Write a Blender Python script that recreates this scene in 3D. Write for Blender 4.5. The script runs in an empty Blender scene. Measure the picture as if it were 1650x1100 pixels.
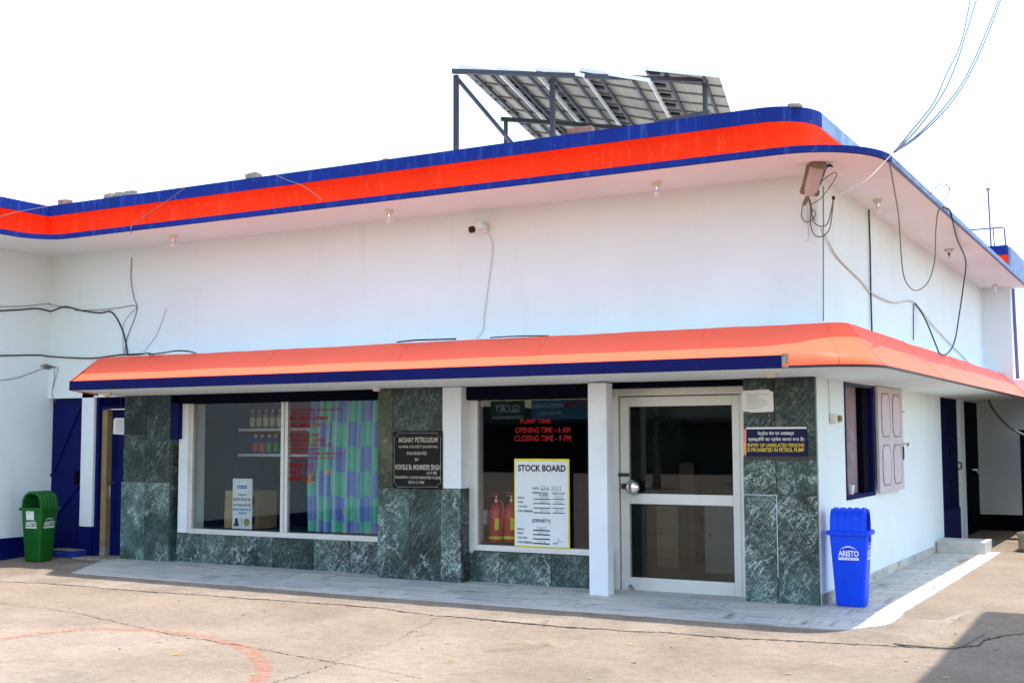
import bpy, bmesh, math, random
from mathutils import Vector, Matrix, noise
random.seed(7)
D = bpy.data
SC = bpy.context.scene
COL = SC.collection
R = math.radians

# ------------------------------------------------------------------ camera
FPX = 1963.3
CAM = Vector((3.17405, -11.81508, 1.62))
RIGHT = Vector((0.87437658, 0.48523458, -0.00360564))
UP = Vector((0.04139942, -0.06719284, 0.99688074))
FWD = Vector((-0.48347874, 0.87179844, 0.07884027))
cam_d = D.cameras.new('camera')
cam = D.objects.new('camera', cam_d)
COL.objects.link(cam)
cam_d.sensor_fit = 'HORIZONTAL'
cam_d.sensor_width = 36.0
cam_d.lens = FPX / 1650.0 * 36.0
cam_d.clip_end = 2000
cam.matrix_world = Matrix(((RIGHT.x, UP.x, -FWD.x, CAM.x), (RIGHT.y, UP.y, -FWD.y, CAM.y), (RIGHT.z, UP.z, -FWD.z, CAM.z), (0, 0, 0, 1)))
SC.camera = cam

# ------------------------------------------------------------------ light
SUN_DIR = Vector((0.14, 0.012, 1.0)).normalized()
world = D.worlds.new('World')
SC.world = world
world.use_nodes = True
wn = world.node_tree
for n in list(wn.nodes):
    wn.nodes.remove(n)
wo = wn.nodes.new('ShaderNodeOutputWorld')
wb = wn.nodes.new('ShaderNodeBackground')
sky = wn.nodes.new('ShaderNodeTexSky')
sky.sky_type = 'NISHITA'
sky.sun_disc = False
sky.sun_elevation = math.asin(SUN_DIR.z)
sky.sun_rotation = math.atan2(SUN_DIR.x, SUN_DIR.y)
sky.altitude = 200
sky.air_density = 1.4
sky.dust_density = 1.6
sky.ozone_density = 1.0
hs = wn.nodes.new('ShaderNodeHueSaturation')
hs.inputs['Saturation'].default_value = 1.05
wb.inputs['Strength'].default_value = 0.15
wn.links.new(sky.outputs[0], hs.inputs['Color'])
wn.links.new(hs.outputs[0], wb.inputs[0])
wn.links.new(wb.outputs[0], wo.inputs[0])
sun_d = D.lights.new('sun', 'SUN')
sun_d.energy = 2.0
sun_d.angle = R(0.6)
sun_d.color = (1.0, 0.95, 0.88)
sun = D.objects.new('sun', sun_d)
COL.objects.link(sun)
sun.rotation_euler = SUN_DIR.to_track_quat('Z', 'Y').to_euler()
sun.location = (2, -3, 20)
SC.view_settings.view_transform = 'Standard'
SC.view_settings.look = 'None'
SC.view_settings.gamma = 1.0
SC.view_settings.use_curve_mapping = False
SC.view_settings.exposure = 1.8

# ------------------------------------------------------------------ helpers: positions on real planes
def ray(x, y):
    return RIGHT * ((x - 825) / FPX) - UP * ((y - 550) / FPX) + FWD
def on(ax, x, y, v):
    d = ray(x, y)
    return CAM + d * ((v - CAM[ax]) / d[ax])
def ony(x, y, v): return on(1, x, y, v)
def onx(x, y, v): return on(0, x, y, v)
def onz(x, y, v): return on(2, x, y, v)

def zg(x, y):
    z = -0.0462 * min(max(-y, 0), 1.3)
    t = min(max((-y - 1.3) / 0.9, 0), 1)
    z -= 0.035 * t * t * (3 - 2 * t)
    z += 0.004 * min(max(-x - 4, 0), 8)
    return z
def ong(x, y):
    z = -0.05
    for i in range(12):
        p = onz(x, y, z)
        z = zg(p.x, p.y)
    return Vector((p.x, p.y, z))

# ------------------------------------------------------------------ helpers: materials
MATS = {}
def newmat(name):
    m = D.materials.new(name)
    m.use_nodes = True
    nt = m.node_tree
    b = nt.nodes['Principled BSDF']
    MATS[name] = m
    return m, nt, b
def N(nt, t, **kw):
    n = nt.nodes.new(t)
    for k, v in kw.items():
        if hasattr(n, k) and k not in n.inputs:
            setattr(n, k, v)
        else:
            n.inputs[k].default_value = v
    return n
def L(nt, a, b): nt.links.new(a, b)
def coords(nt, scale=(1, 1, 1), kind='Object', rand=0.0, rot=(0, 0, 0)):
    tc = N(nt, 'ShaderNodeTexCoord')
    mp = N(nt, 'ShaderNodeMapping')
    mp.inputs['Scale'].default_value = scale
    src = tc.outputs[kind]
    if rand:
        oi = N(nt, 'ShaderNodeObjectInfo')
        vm = N(nt, 'ShaderNodeVectorMath', operation='MULTIPLY_ADD')
        cb = N(nt, 'ShaderNodeCombineXYZ')
        m2 = N(nt, 'ShaderNodeMath', operation='MULTIPLY')
        m2.inputs[1].default_value = 1.7
        L(nt, oi.outputs['Random'], m2.inputs[0])
        L(nt, oi.outputs['Random'], cb.inputs[0]); L(nt, m2.outputs[0], cb.inputs[1]); L(nt, oi.outputs['Random'], cb.inputs[2])
        vm.inputs[1].default_value = (rand, rand, rand)
        L(nt, cb.outputs[0], vm.inputs[0]); L(nt, src, vm.inputs[2])
        src = vm.outputs[0]
    if any(rot):
        m0 = N(nt, 'ShaderNodeMapping'); m0.inputs['Rotation'].default_value = rot
        L(nt, src, m0.inputs[0]); src = m0.outputs[0]
    L(nt, src, mp.inputs[0])
    return mp.outputs[0]
def ramp(nt, fac, stops, interp='LINEAR'):
    r = N(nt, 'ShaderNodeValToRGB')
    r.color_ramp.interpolation = interp
    e = r.color_ramp.elements
    while len(e) > 1: e.remove(e[-1])
    e[0].position = stops[0][0]; e[0].color = (*stops[0][1], 1)
    for p, c in stops[1:]:
        k = e.new(p); k.color = (*c, 1)
    L(nt, fac, r.inputs[0])
    return r.outputs[0]
def mixc(nt, fac, a, b, mode='MIX'):
    m = N(nt, 'ShaderNodeMix', data_type='RGBA', blend_type=mode)
    for sock, v in ((m.inputs[0], fac), (m.inputs[6], a), (m.inputs[7], b)):
        if hasattr(v, 'links') or hasattr(v, 'is_output'): L(nt, v, sock)
        else: sock.default_value = v if isinstance(v, (int, float)) else (*v, 1)
    return m.outputs[2]
def nz(nt, vec, scale, detail=4, rough=.55, dist=0.0):
    n = N(nt, 'ShaderNodeTexNoise')
    n.inputs['Scale'].default_value = scale; n.inputs['Detail'].default_value = detail
    n.inputs['Roughness'].default_value = rough; n.inputs['Distortion'].default_value = dist
    L(nt, vec, n.inputs['Vector'])
    return n.outputs['Fac']
def bump(nt, b, h, strength=.2, dist=.01):
    bp = N(nt, 'ShaderNodeBump')
    bp.inputs['Strength'].default_value = strength; bp.inputs['Distance'].default_value = dist
    L(nt, h, bp.inputs['Height']); L(nt, bp.outputs[0], b.inputs['Normal'])
def lin(c): return tuple((x / 255 / 12.92) if x / 255 < .04045 else ((x / 255 + .055) / 1.055) ** 2.4 for x in c)

def painted(name, c, rough=.5, var=.12, scale=3.0, bmp=.08, bscale=60, spec=.5, rand=0.0, dirt=None, metal=0.0, chips=None, drips=None):
    """plain paint with mottling, optional dirt stains and chips"""
    m, nt, b = newmat(name)
    v = coords(nt, rand=rand)
    n1 = nz(nt, v, scale, 5)
    lo = tuple(x * (1 - var) for x in c); hi = tuple(min(1, x * (1 + var)) for x in c)
    col = ramp(nt, n1, [(.3, lo), (.7, hi)])
    if dirt:
        n2 = nz(nt, v, dirt[1], 8, .7, .6)
        f = ramp(nt, n2, [(dirt[2], (0, 0, 0)), (dirt[2] + .16, (1, 1, 1))])
        mm = N(nt, 'ShaderNodeMath', operation='MULTIPLY'); mm.inputs[1].default_value = dirt[3]
        L(nt, f, mm.inputs[0])
        col = mixc(nt, mm.outputs[0], col, dirt[0])
    if drips:
        vd = coords(nt, (6, 6, .5))
        f = ramp(nt, nz(nt, vd, 2.2, 5, .7), [(.54, (0, 0, 0)), (.72, (drips[1],) * 3)])
        col = mixc(nt, f, col, drips[0])
    if chips:
        n3 = nz(nt, v, chips[1], 3, .6)
        f = ramp(nt, n3, [(chips[2], (0, 0, 0)), (chips[2] + .02, (1, 1, 1))])
        col = mixc(nt, f, col, chips[0])
    L(nt, col, b.inputs['Base Color'])
    rr = N(nt, 'ShaderNodeMapRange'); rr.inputs[3].default_value = max(0.02, rough - .08); rr.inputs[4].default_value = min(1, rough + .1)
    L(nt, n1, rr.inputs[0]); L(nt, rr.outputs[0], b.inputs['Roughness'])
    b.inputs['Metallic'].default_value = metal
    b.inputs['Specular IOR Level'].default_value = spec
    if bmp: bump(nt, b, nz(nt, v, bscale, 4), bmp, .004)
    return m

def plaster(name, c):
    m, nt, b = newmat(name)
    v = coords(nt)
    big = nz(nt, v, .7, 5, .6)
    col = ramp(nt, big, [(.3, tuple(x * .93 for x in c)), (.65, c)])
    vs = coords(nt, (2.2, 2.2, .22))
    st = ramp(nt, nz(nt, vs, 2.0, 6, .65), [(.57, (0, 0, 0)), (.80, (.2, .2, .2))])
    col = mixc(nt, st, col, (.52, .50, .46))
    sp = ramp(nt, nz(nt, v, 9, 3, .5), [(.76, (0, 0, 0)), (.79, (.3, .3, .3))])
    col = mixc(nt, sp, col, (.42, .38, .33))
    pa = ramp(nt, nz(nt, v, .5, 2, .4), [(.55, (0, 0, 0)), (.57, (.35, .35, .35))])
    col = mixc(nt, pa, col, tuple(x * .94 for x in c))
    L(nt, col, b.inputs['Base Color'])
    b.inputs['Roughness'].default_value = .75
    b.inputs['Specular IOR Level'].default_value = .25
    h = N(nt, 'ShaderNodeMath', operation='ADD')
    L(nt, nz(nt, v, 2.2, 3), h.inputs[0]); L(nt, nz(nt, v, 45, 4), h.inputs[1])
    bump(nt, b, h.outputs[0], .22, .006)
    return m

def marble(name, dark, mid, vein, veinamt):
    m, nt, b = newmat(name)
    v = coords(nt, rand=37.0)
    def warp(src, scale, amt):
        w = N(nt, 'ShaderNodeTexNoise'); w.inputs['Scale'].default_value = scale; w.inputs['Detail'].default_value = 6; w.inputs['Roughness'].default_value = .65
        L(nt, src, w.inputs['Vector'])
        vm = N(nt, 'ShaderNodeVectorMath', operation='MULTIPLY_ADD'); vm.inputs[1].default_value = (amt, amt, amt)
        L(nt, w.outputs['Color'], vm.inputs[0]); L(nt, src, vm.inputs[2])
        return vm.outputs[0]
    def mul(a, c):
        k = N(nt, 'ShaderNodeMath', operation='MULTIPLY')
        for i, q in enumerate((a, c)):
            if isinstance(q, (int, float)): k.inputs[i].default_value = q
            else: L(nt, q, k.inputs[i])
        return k.outputs[0]
    w1_ = warp(v, 4.0, .5)
    out = ramp(nt, nz(nt, w1_, 2.6, 10, .72), [(.33, dark), (.47, tuple((a_ + c_) / 2 for a_, c_ in zip(dark, mid))), (.56, mid), (.70, tuple(x * 2.0 for x in mid))])
    patch = ramp(nt, nz(nt, v, 1.7, 5, .6, .8), [(.42, (0, 0, 0)), (.60, (1, 1, 1))])
    tone = ramp(nt, nz(nt, v, 1.2, 3, .5), [(.34, (.35, .35, .35)), (.62, (1.5, 1.5, 1.5))])
    out = mixc(nt, 1.0, out, tone, 'MULTIPLY')
    oi_ = N(nt, 'ShaderNodeObjectInfo')
    out = mixc(nt, 1.0, out, ramp(nt, oi_.outputs['Random'], [(0, (.6, .62, .62)), (.4, (1, 1, 1)), (.8, (1.2, 1.2, 1.15)), (1, (1.35, 1.35, 1.3))]), 'MULTIPLY')
    # crushed flecks: thin slivers of stretched noise in two directions, only in patches
    flecks = None
    for rot, sc, lo in (((.35, .9, .2), 7, .575), ((-.3, -.65, .5), 11, .585), ((.1, 1.9, -.4), 20, .60), ((.5, .3, .4), 15, .60)):
        vs = coords(nt, (1.2, 1.2, 5.0), rand=37.0, rot=rot)
        f = ramp(nt, nz(nt, warp(vs, 4.0, .6), sc, 7, .78), [(lo - .03, (0, 0, 0)), (lo + .035, (1, 1, 1))])
        flecks = f if flecks is None else mixc(nt, 1.0, flecks, f, 'LIGHTEN')
    out = mixc(nt, mul(mul(flecks, patch), .92 * veinamt), out, vein)
    weak = mul(flecks, .16 * veinamt)
    out = mixc(nt, weak, out, vein)
    # a few long veins
    vo = N(nt, 'ShaderNodeTexVoronoi', feature='DISTANCE_TO_EDGE'); vo.inputs['Scale'].default_value = 3.4
    L(nt, warp(v, 6.0, .42), vo.inputs['Vector'])
    line = ramp(nt, vo.outputs['Distance'], [(0, (1, 1, 1)), (.012, (.4, .4, .4)), (.03, (0, 0, 0))])
    brk = ramp(nt, nz(nt, v, 3.3, 5, .6), [(.50, (0, 0, 0)), (.60, (1, 1, 1))])
    out = mixc(nt, mul(mul(line, brk), .92 * veinamt), out, vein)
    L(nt, out, b.inputs['Base Color'])
    b.inputs['Roughness'].default_value = .32
    b.inputs['Specular IOR Level'].default_value = .3
    bump(nt, b, flecks, .06, .002)
    return m

def streaktile(name, sc):
    m, nt, b = newmat(name)
    v = coords(nt, sc, rand=23.0)
    s1 = nz(nt, v, 1.0, 6, .65, .5)
    col = ramp(nt, s1, [(.27, (.13, .132, .125)), (.37, (.31, .302, .28)), (.45, (.52, .505, .465)), (.56, (.58, .56, .505)), (.75, (.66, .63, .565))])
    oi = N(nt, 'ShaderNodeObjectInfo')
    tint = ramp(nt, oi.outputs['Random'], [(0, (.80, .82, .86)), (.5, (.95, .95, .95)), (1, (1.0, .97, .93))])
    col = mixc(nt, 1.0, col, tint, 'MULTIPLY')
    v2 = coords(nt)
    d = ramp(nt, nz(nt, v2, 2.2, 6, .65), [(.5, (0, 0, 0)), (.75, (.45, .45, .45))])
    col = mixc(nt, d, col, (.30, .26, .21))
    L(nt, col, b.inputs['Base Color'])
    b.inputs['Roughness'].default_value = .55
    b.inputs['Specular IOR Level'].default_value = .2
    bump(nt, b, nz(nt, v2, 30, 4), .05, .002)
    return m

def concrete(name, c1, c2, c3, sc=1.0, grain=.4):
    m, nt, b = newmat(name)
    v = coords(nt)
    a = nz(nt, v, .55 * sc, 7, .62, .3)
    col = ramp(nt, a, [(.30, c1), (.5, c2), (.72, c3)])
    f = nz(nt, v, 42, 8, .85)
    sp = ramp(nt, f, [(.30, (.55, .55, .55)), (.46, (.95, .95, .95)), (.56, (1.05, 1.05, 1.05)), (.7, (1.3, 1.3, 1.3))])
    col = mixc(nt, .8, col, sp, 'MULTIPLY')
    st = ramp(nt, nz(nt, v, 1.7, 6, .7, 1.0), [(.55, (0, 0, 0)), (.75, (.5, .5, .5))])
    col = mixc(nt, st, col, tuple(x * .62 for x in c2))
    ru = ramp(nt, nz(nt, v, .45, 4, .6), [(.62, (0, 0, 0)), (.78, (.45, .45, .45))])
    col = mixc(nt, ru, col, (c3[0] * 1.02, c3[1] * .8, c3[2] * .52))
    md = ramp(nt, nz(nt, v, 14, 6, .75), [(.32, (.74, .74, .74)), (.5, (1, 1, 1)), (.68, (1.16, 1.16, 1.16))])
    col = mixc(nt, .85, col, md, 'MULTIPLY')
    oil = ramp(nt, nz(nt, v, 1.1, 4, .55, 1.6), [(.66, (0, 0, 0)), (.72, (.42, .42, .42))])
    col = mixc(nt, oil, col, tuple(x * .5 for x in c2))
    sp2 = ramp(nt, nz(nt, v, 6.5, 3, .6), [(.70, (0, 0, 0)), (.73, (.5, .5, .5))])
    col = mixc(nt, sp2, col, tuple(x * .55 for x in c2))
    pit = ramp(nt, nz(nt, v, 28, 2, .5), [(.70, (0, 0, 0)), (.74, (.55, .55, .55))])
    col = mixc(nt, pit, col, tuple(x * .45 for x in c2))
    L(nt, col, b.inputs['Base Color'])
    b.inputs['Roughness'].default_value = .9
    b.inputs['Specular IOR Level'].default_value = .2
    h = N(nt, 'ShaderNodeMath', operation='ADD')
    L(nt, f, h.inputs[0]); L(nt, nz(nt, v, 9, 5), h.inputs[1])
    bump(nt, b, h.outputs[0], grain, .008)
    return m

def glassmat(name, tint=(.90, .93, .92), refl=.6):
    m, nt, b = newmat(name)
    out = nt.nodes['Material Output']
    tr = N(nt, 'ShaderNodeBsdfTransparent'); tr.inputs[0].default_value = (*tint, 1)
    gl = N(nt, 'ShaderNodeBsdfGlossy'); gl.inputs['Roughness'].default_value = .0
    gl.inputs[0].default_value = (refl, refl, refl, 1)
    fr = N(nt, 'ShaderNodeFresnel')
    ge = N(nt, 'ShaderNodeNewGeometry'); mr = N(nt, 'ShaderNodeMapRange')   # the far face of the sheet must not reflect totally
    mr.inputs[3].default_value = 1.52; mr.inputs[4].default_value = 1 / 1.52
    L(nt, ge.outputs['Backfacing'], mr.inputs[0]); L(nt, mr.outputs[0], fr.inputs[0])
    mx = N(nt, 'ShaderNodeMixShader')
    L(nt, fr.outputs[0], mx.inputs[0]); L(nt, tr.outputs[0], mx.inputs[1]); L(nt, gl.outputs[0], mx.inputs[2])
    L(nt, mx.outputs[0], out.inputs[0])
    nt.nodes.remove(b)
    return m

WHITE = plaster('white_plaster', (.75, .83, .835))
WHITE2 = painted('white_paint', (.74, .77, .81), .6, .05, 2, .1, 50, .3, dirt=((.45, .42, .38), 3.0, .62, .5))
SOFFIT = painted('soffit_paint', (.75, .815, .81), .8, .05, 1.0, .12, 40, .2, dirt=((.5, .44, .38), 2.0, .66, .5))
NAVY = painted('navy_paint', (.0022, .0045, .078), .55, .18, 2.5, .1, 40, .12, dirt=((.03, .04, .12), 6, .66, .5), chips=((.6, .6, .6), 19, .775))
NAVYF = painted('navy_fascia_paint', (.008, .026, .20), .75, .16, 3.0, .12, 40, .12, dirt=((.12, .16, .34), 5, .62, .5), chips=((.7, .7, .7), 22, .735), drips=((.05, .10, .30), .7))
NAVYPALE = painted('faded_glare_blue_paint', (.17, .25, .40), .75, .25, 4, .15, 40, .2, dirt=((.35, .42, .5), 7, .55, .8))  # worn blue for side edges; sun glare is mixed into its pale tone
DARK = painted('dark_navy_steel', (.003, .0035, .010), .85, .2, 3, .1, 40, .05)
ORANGE = painted('orange_red_paint', (.92, .036, .005), .8, .08, 1.5, .1, 30, .1, dirt=((.75, .06, .02), 3, .6, .6), drips=((.95, .09, .03), .7))
SHEET = painted('orange_canopy_sheet', (.97, .118, .052), .5, .05, 1.2, .03, 18, .16, dirt=((.85, .20, .09), 2.6, .6, .5))
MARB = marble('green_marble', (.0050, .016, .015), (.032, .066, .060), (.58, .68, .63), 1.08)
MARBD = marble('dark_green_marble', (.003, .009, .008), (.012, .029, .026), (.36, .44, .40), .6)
MARBY = marble('olive_marble', (.010, .014, .009), (.035, .040, .024), (.42, .38, .24), .6)
TILEX = streaktile('floor_marble_lengthwise', (1.3, 13, 5))
TILEY = streaktile('floor_marble_crosswise', (13, 1.3, 5))
CONC = concrete('forecourt_concrete', (.182, .140, .102), (.236, .184, .136), (.29, .232, .175))
APRON = concrete('apron_concrete', (.18, .140, .105), (.25, .200, .155), (.315, .258, .205), 2.2, 1.0)
CRACK = painted('crack_dirt', (.045, .038, .032), .95, .4, 20, .5, 60, .1)
ALU = painted('aluminium', (.66, .645, .61), .42, .06, 3, .04, 30, .5, dirt=((.42, .36, .27), 4, .62, .5), metal=.25)
CHROME = painted('chrome', (.78, .79, .80), .16, .04, 3, 0, 30, .5, metal=1.0)
STEEL = painted('dark_rack_steel', (.035, .035, .045), .55, .2, 6, .1, 40, .3)
GLASS = glassmat('window_glass')
BULBG = painted('frosted_bulb', (.74, .74, .72), .25, .04, 6, 0, 60, .5)
TAN = painted('wood_jamb', (.27, .20, .10), .7, .15, 6, .1, 40, .2)
CREAM = painted('yellowed_plastic', (.66, .60, .50), .5, .06, 6, .05, 40, .3)
BLACK = painted('black_rubber', (.012, .012, .014), .5, .2, 8, .05, 60, .3)
WIREG = painted('grey_wire', (.15, .14, .125), .6, .1, 8, 0, 60, .3)
WIREW = painted('pale_wire', (.62, .60, .56), .6, .1, 8, 0, 60, .3)
LILAC = painted('lilac_grey_paint', (.58, .51, .53), .55, .06, 3, .08, 40, .3, dirt=((.34, .28, .27), 5, .63, .5))
MAUVE = painted('mauve_board', (.26, .19, .22), .7, .08, 3, .08, 40, .2)
GREENP = painted('green_plastic', (.006, .105, .011), .45, .12, 3, .06, 90, .3, dirt=((.05, .13, .05), 7, .58, .5))
BLUEP = painted('blue_plastic', (.002, .062, .78), .45, .10, 3, .06, 90, .25, dirt=((.03, .12, .70), 7, .57, .5))
BRICK = painted('weathered_brick', (.30, .15, .11), .9, .3, 12, .6, 40, .1, dirt=((.24, .22, .17), 9, .5, .8))
STONE = painted('weathered_stone', (.27, .24, .19), .9, .35, 14, .6, 40, .1)
RED = painted('red_paint', (.55, .012, .010), .35, .08, 4, .03, 60, .5)
REDT = painted('red_lettering', (.27, .005, .006), .6, .2, 10, 0, 60, .2)
YEL = painted('yellow_paint', (.80, .66, .03), .5, .08, 8, .03, 60, .3)
PAPER = painted('paper', (.74, .74, .72), .8, .06, 5, .03, 60, .2, dirt=((.5, .47, .4), 8, .66, .4))
BOARD = painted('stock_board_paint', (.70, .73, .75), .5, .05, 5, .03, 60, .3)
INK = painted('black_ink', (.012, .012, .013), .6, .1, 8, 0, 60, .2)
PENCIL = painted('grey_handwriting', (.30, .31, .32), .8, .2, 20, 0, 60, .1)
SILVER = painted('engraved_lettering', (.50, .44, .36), .6, .2, 12, 0, 60, .3)
WTEXT = painted('white_lettering', (.80, .80, .80), .6, .05, 8, 0, 60, .2)
YTEXT = painted('yellow_lettering', (.85, .60, .06), .6, .08, 8, 0, 60, .2)
BTEXT = painted('blue_lettering', (.02, .10, .42), .6, .1, 8, 0, 60, .2)
PLAQ = painted('black_granite', (.003, .003, .0035), .3, .3, 60, 0, 60, .2)
SIGNB = painted('sign_navy', (.004, .004, .045), .4, .1, 6, .02, 60, .2)
CARD = painted('cardboard', (.40, .28, .13), .8, .1, 5, .08, 60, .2)
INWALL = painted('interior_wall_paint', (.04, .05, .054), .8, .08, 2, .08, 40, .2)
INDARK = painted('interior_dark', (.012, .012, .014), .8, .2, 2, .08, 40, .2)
LENS = painted('dusty_lamp_cover', (.46, .40, .37), .32, .12, 7, .05, 40, .5, dirt=((.36, .22, .16), 7, .58, .6))
RUST = painted('rusty_lamp_housing', (.23, .17, .12), .7, .25, 10, .3, 50, .2)
PVBACK = painted('solar_back_sheet', (.27, .235, .18), .6, .05, 6, .05, 40, .3)
PVJOINT = painted('solar_joint_frame', (.15, .125, .10), .6, .1, 6, .05, 40, .3)
PVGAP = painted('solar_cell_gap', (.42, .37, .28), .6, .1, 6, .05, 40, .3)
PVCELL = painted('solar_cells', (.01, .014, .04), .15, .1, 10, 0, 40, .5)
POLE = painted('violet_steel_pipe', (.12, .10, .22), .5, .15, 6, .1, 40, .3)

# ------------------------------------------------------------------ helpers: meshes
class MB:
    def __init__(s): s.v = []; s.f = []; s.uv = None
    def add(s, vs, fs):
        o = len(s.v); s.v += [Vector(v) for v in vs]; s.f += [tuple(i + o for i in f) for f in fs]; return s
    def box(s, x0, x1, y0, y1, z0, z1):
        s.add([(x0, y0, z0), (x1, y0, z0), (x1, y1, z0), (x0, y1, z0), (x0, y0, z1), (x1, y0, z1), (x1, y1, z1), (x0, y1, z1)],
              [(0, 3, 2, 1), (4, 5, 6, 7), (0, 1, 5, 4), (1, 2, 6, 5), (2, 3, 7, 6), (3, 0, 4, 7)]); return s
    def bar(s, a, b, w, h=None, up=(0, 0, 1)):
        a = Vector(a); b = Vector(b); h = h or w; d = (b - a).normalized(); up = Vector(up)
        if abs(d.dot(up)) > .98: up = Vector((0, 1, 0))
        r = d.cross(up).normalized() * w / 2; u = r.cross(d).normalized() * h / 2
        vs = [p + i * r + j * u for p in (a, b) for i, j in ((-1, -1), (1, -1), (1, 1), (-1, 1))]
        s.add(vs, [(0, 1, 2, 3), (7, 6, 5, 4), (0, 4, 5, 1), (1, 5, 6, 2), (2, 6, 7, 3), (3, 7, 4, 0)]); return s
    def prism(s, poly, axis, a, b):
        """poly: list of 2d points, extruded along axis from a to b"""
        n = len(poly)
        def P(p, t):
            return {0: (t, p[0], p[1]), 1: (p[0], t, p[1]), 2: (p[0], p[1], t)}[axis]
        vs = [P(p, a) for p in poly] + [P(p, b) for p in poly]
        s.add(vs, [tuple(range(n))[::-1], tuple(range(n, 2 * n))] + [(i, (i + 1) % n, n + (i + 1) % n, n + i) for i in range(n)]); return s
    def tube(s, pts, r, n=6):
        pts = [Vector(p) for p in pts]
        o = len(s.v); prev = None
        for i, p in enumerate(pts):
            d = (pts[min(i + 1, len(pts) - 1)] - pts[max(i - 1, 0)])
            d = d.normalized() if d.length > 1e-9 else Vector((0, 0, 1))
            if prev is None:
                a = d.cross(Vector((0, 0, 1)))
                if a.length < .05: a = d.cross(Vector((0, 1, 0)))
            else:
                a = prev - d * prev.dot(d)
            a.normalize(); prev = a; c = d.cross(a)
            rr = r[i] if isinstance(r, (list, tuple)) else r
            s.v += [p + (a * math.cos(t) + c * math.sin(t)) * rr for t in [k * 2 * math.pi / n for k in range(n)]]
        for i in range(len(pts) - 1):
            for k in range(n):
                s.f.append((o + i * n + k, o + i * n + (k + 1) % n, o + (i + 1) * n + (k + 1) % n, o + (i + 1) * n + k))
        s.f.append(tuple(o + k for k in range(n))[::-1]); e = o + (len(pts) - 1) * n
        s.f.append(tuple(e + k for k in range(n)))
        return s
    def lathe(s, prof, c=(0, 0, 0), n=16, axis='z'):
        o = len(s.v); c = Vector(c)
        for r, z in prof:
            for k in range(n):
                t = 2 * math.pi * k / n; q = (r * math.cos(t), r * math.sin(t), z)
                if axis == 'y': q = (q[0], q[2], q[1])
                if axis == 'x': q = (q[2], q[0], q[1])
                s.v.append(c + Vector(q))
        for i in range(len(prof) - 1):
            for k in range(n):
                s.f.append((o + i * n + k, o + i * n + (k + 1) % n, o + (i + 1) * n + (k + 1) % n, o + (i + 1) * n + k))
        s.f.append(tuple(o + k for k in range(n))[::-1]); e = o + (len(prof) - 1) * n
        s.f.append(tuple(e + k for k in range(n)))
        return s
    def build(s, name, m, parent=None, smooth=False, bevel=0.0, seg=2, loc=None):
        me = D.meshes.new(name)
        vs = s.v
        if loc is not None: vs = [v - Vector(loc) for v in vs]
        me.from_pydata([tuple(v) for v in vs], [], s.f)
        me.update()
        bm = bmesh.new(); bm.from_mesh(me)
        bmesh.ops.recalc_face_normals(bm, faces=bm.faces)
        if bevel:
            bmesh.ops.bevel(bm, geom=[e for e in bm.edges if len(e.link_faces) == 2 and e.calc_face_angle(0) > .5], offset=bevel, segments=seg, affect='EDGES', profile=.6)
        bm.to_mesh(me); bm.free()
        if smooth:
            for p in me.polygons: p.use_smooth = True
            if smooth != 'all': me.set_sharp_from_angle(angle=R(38))
        me.materials.append(m)
        o = D.objects.new(name, me); COL.objects.link(o)
        if loc is not None: o.location = loc
        if parent is not None: o.parent = parent
        return o
def Bx(x0, x1, y0, y1, z0, z1): return MB().box(min(x0, x1), max(x0, x1), min(y0, y1), max(y0, y1), min(z0, z1), max(z0, z1))

def tag(o, label, cat=None, group=None, kind=None):
    if label: o['label'] = label
    if cat: o['category'] = cat
    if group: o['group'] = group
    if kind: o['kind'] = kind
    return o
def thing(name, label, cat, loc=(0, 0, 0), group=None):
    o = D.objects.new(name, None); COL.objects.link(o); o.location = loc; o.empty_display_size = .1
    return tag(o, label, cat, group)
def under(parent, o):
    """parent keeping world place (parents are only translated)"""
    o.parent = parent
    return o
def smoothpath(pts, k=6):
    pts = [Vector(p) for p in pts]; out = []
    for i in range(len(pts) - 1):
        p0 = pts[max(i - 1, 0)]; p1 = pts[i]; p2 = pts[i + 1]; p3 = pts[min(i + 2, len(pts) - 1)]
        for j in range(k):
            t = j / k
            out.append(.5 * ((2 * p1) + (p2 - p0) * t + (2 * p0 - 5 * p1 + 4 * p2 - p3) * t * t + (3 * p1 - p0 - 3 * p2 + p3) * t ** 3))
    out.append(pts[-1])
    return out

def textmesh(s, bold=0.0):
    cu = D.curves.new('t', 'FONT'); cu.body = s; cu.offset = bold; cu.resolution_u = 3
    o = D.objects.new('t', cu); COL.objects.link(o)
    bpy.context.view_layer.update()
    dg = bpy.context.evaluated_depsgraph_get()
    me = D.meshes.new_from_object(o.evaluated_get(dg))
    D.objects.remove(o); D.curves.remove(cu)
    return me
def text_box(s, P0, P1, P2, m, parent, name='lettering', bold=.012, slant=0.0):
    """fit lettering into the parallelogram P0 (left base) P1 (right base) P2 (left top)"""
    me = textmesh(s, bold)
    if not me.vertices: return None
    xs = [v.co.x for v in me.vertices]; ys = [v.co.y for v in me.vertices]
    x0, x1, y0, y1 = min(xs), max(xs), min(ys), max(ys)
    U = P1 - P0; V = P2 - P0
    for v in me.vertices:
        a = (v.co.x - x0) / (x1 - x0); c = (v.co.y - y0) / (y1 - y0)
        v.co = P0 + U * a + V * c
    me.name = name
    me.materials.append(m)
    o = D.objects.new(name, me); COL.objects.link(o)
    if parent is not None:
        o.parent = parent; o.location = -parent.location
    return o
def text_y(s, x0, y0, x1, y1, pl, m, parent, name='lettering', bold=.012):
    c = (ony(x0, y1, pl), ony(x1, y1, pl), ony(x0, y0, pl))
    return text_box(s, c[0], Vector((c[1].x, pl, c[0].z)), Vector((c[0].x, pl, c[2].z)), m, parent, name, bold)

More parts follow.
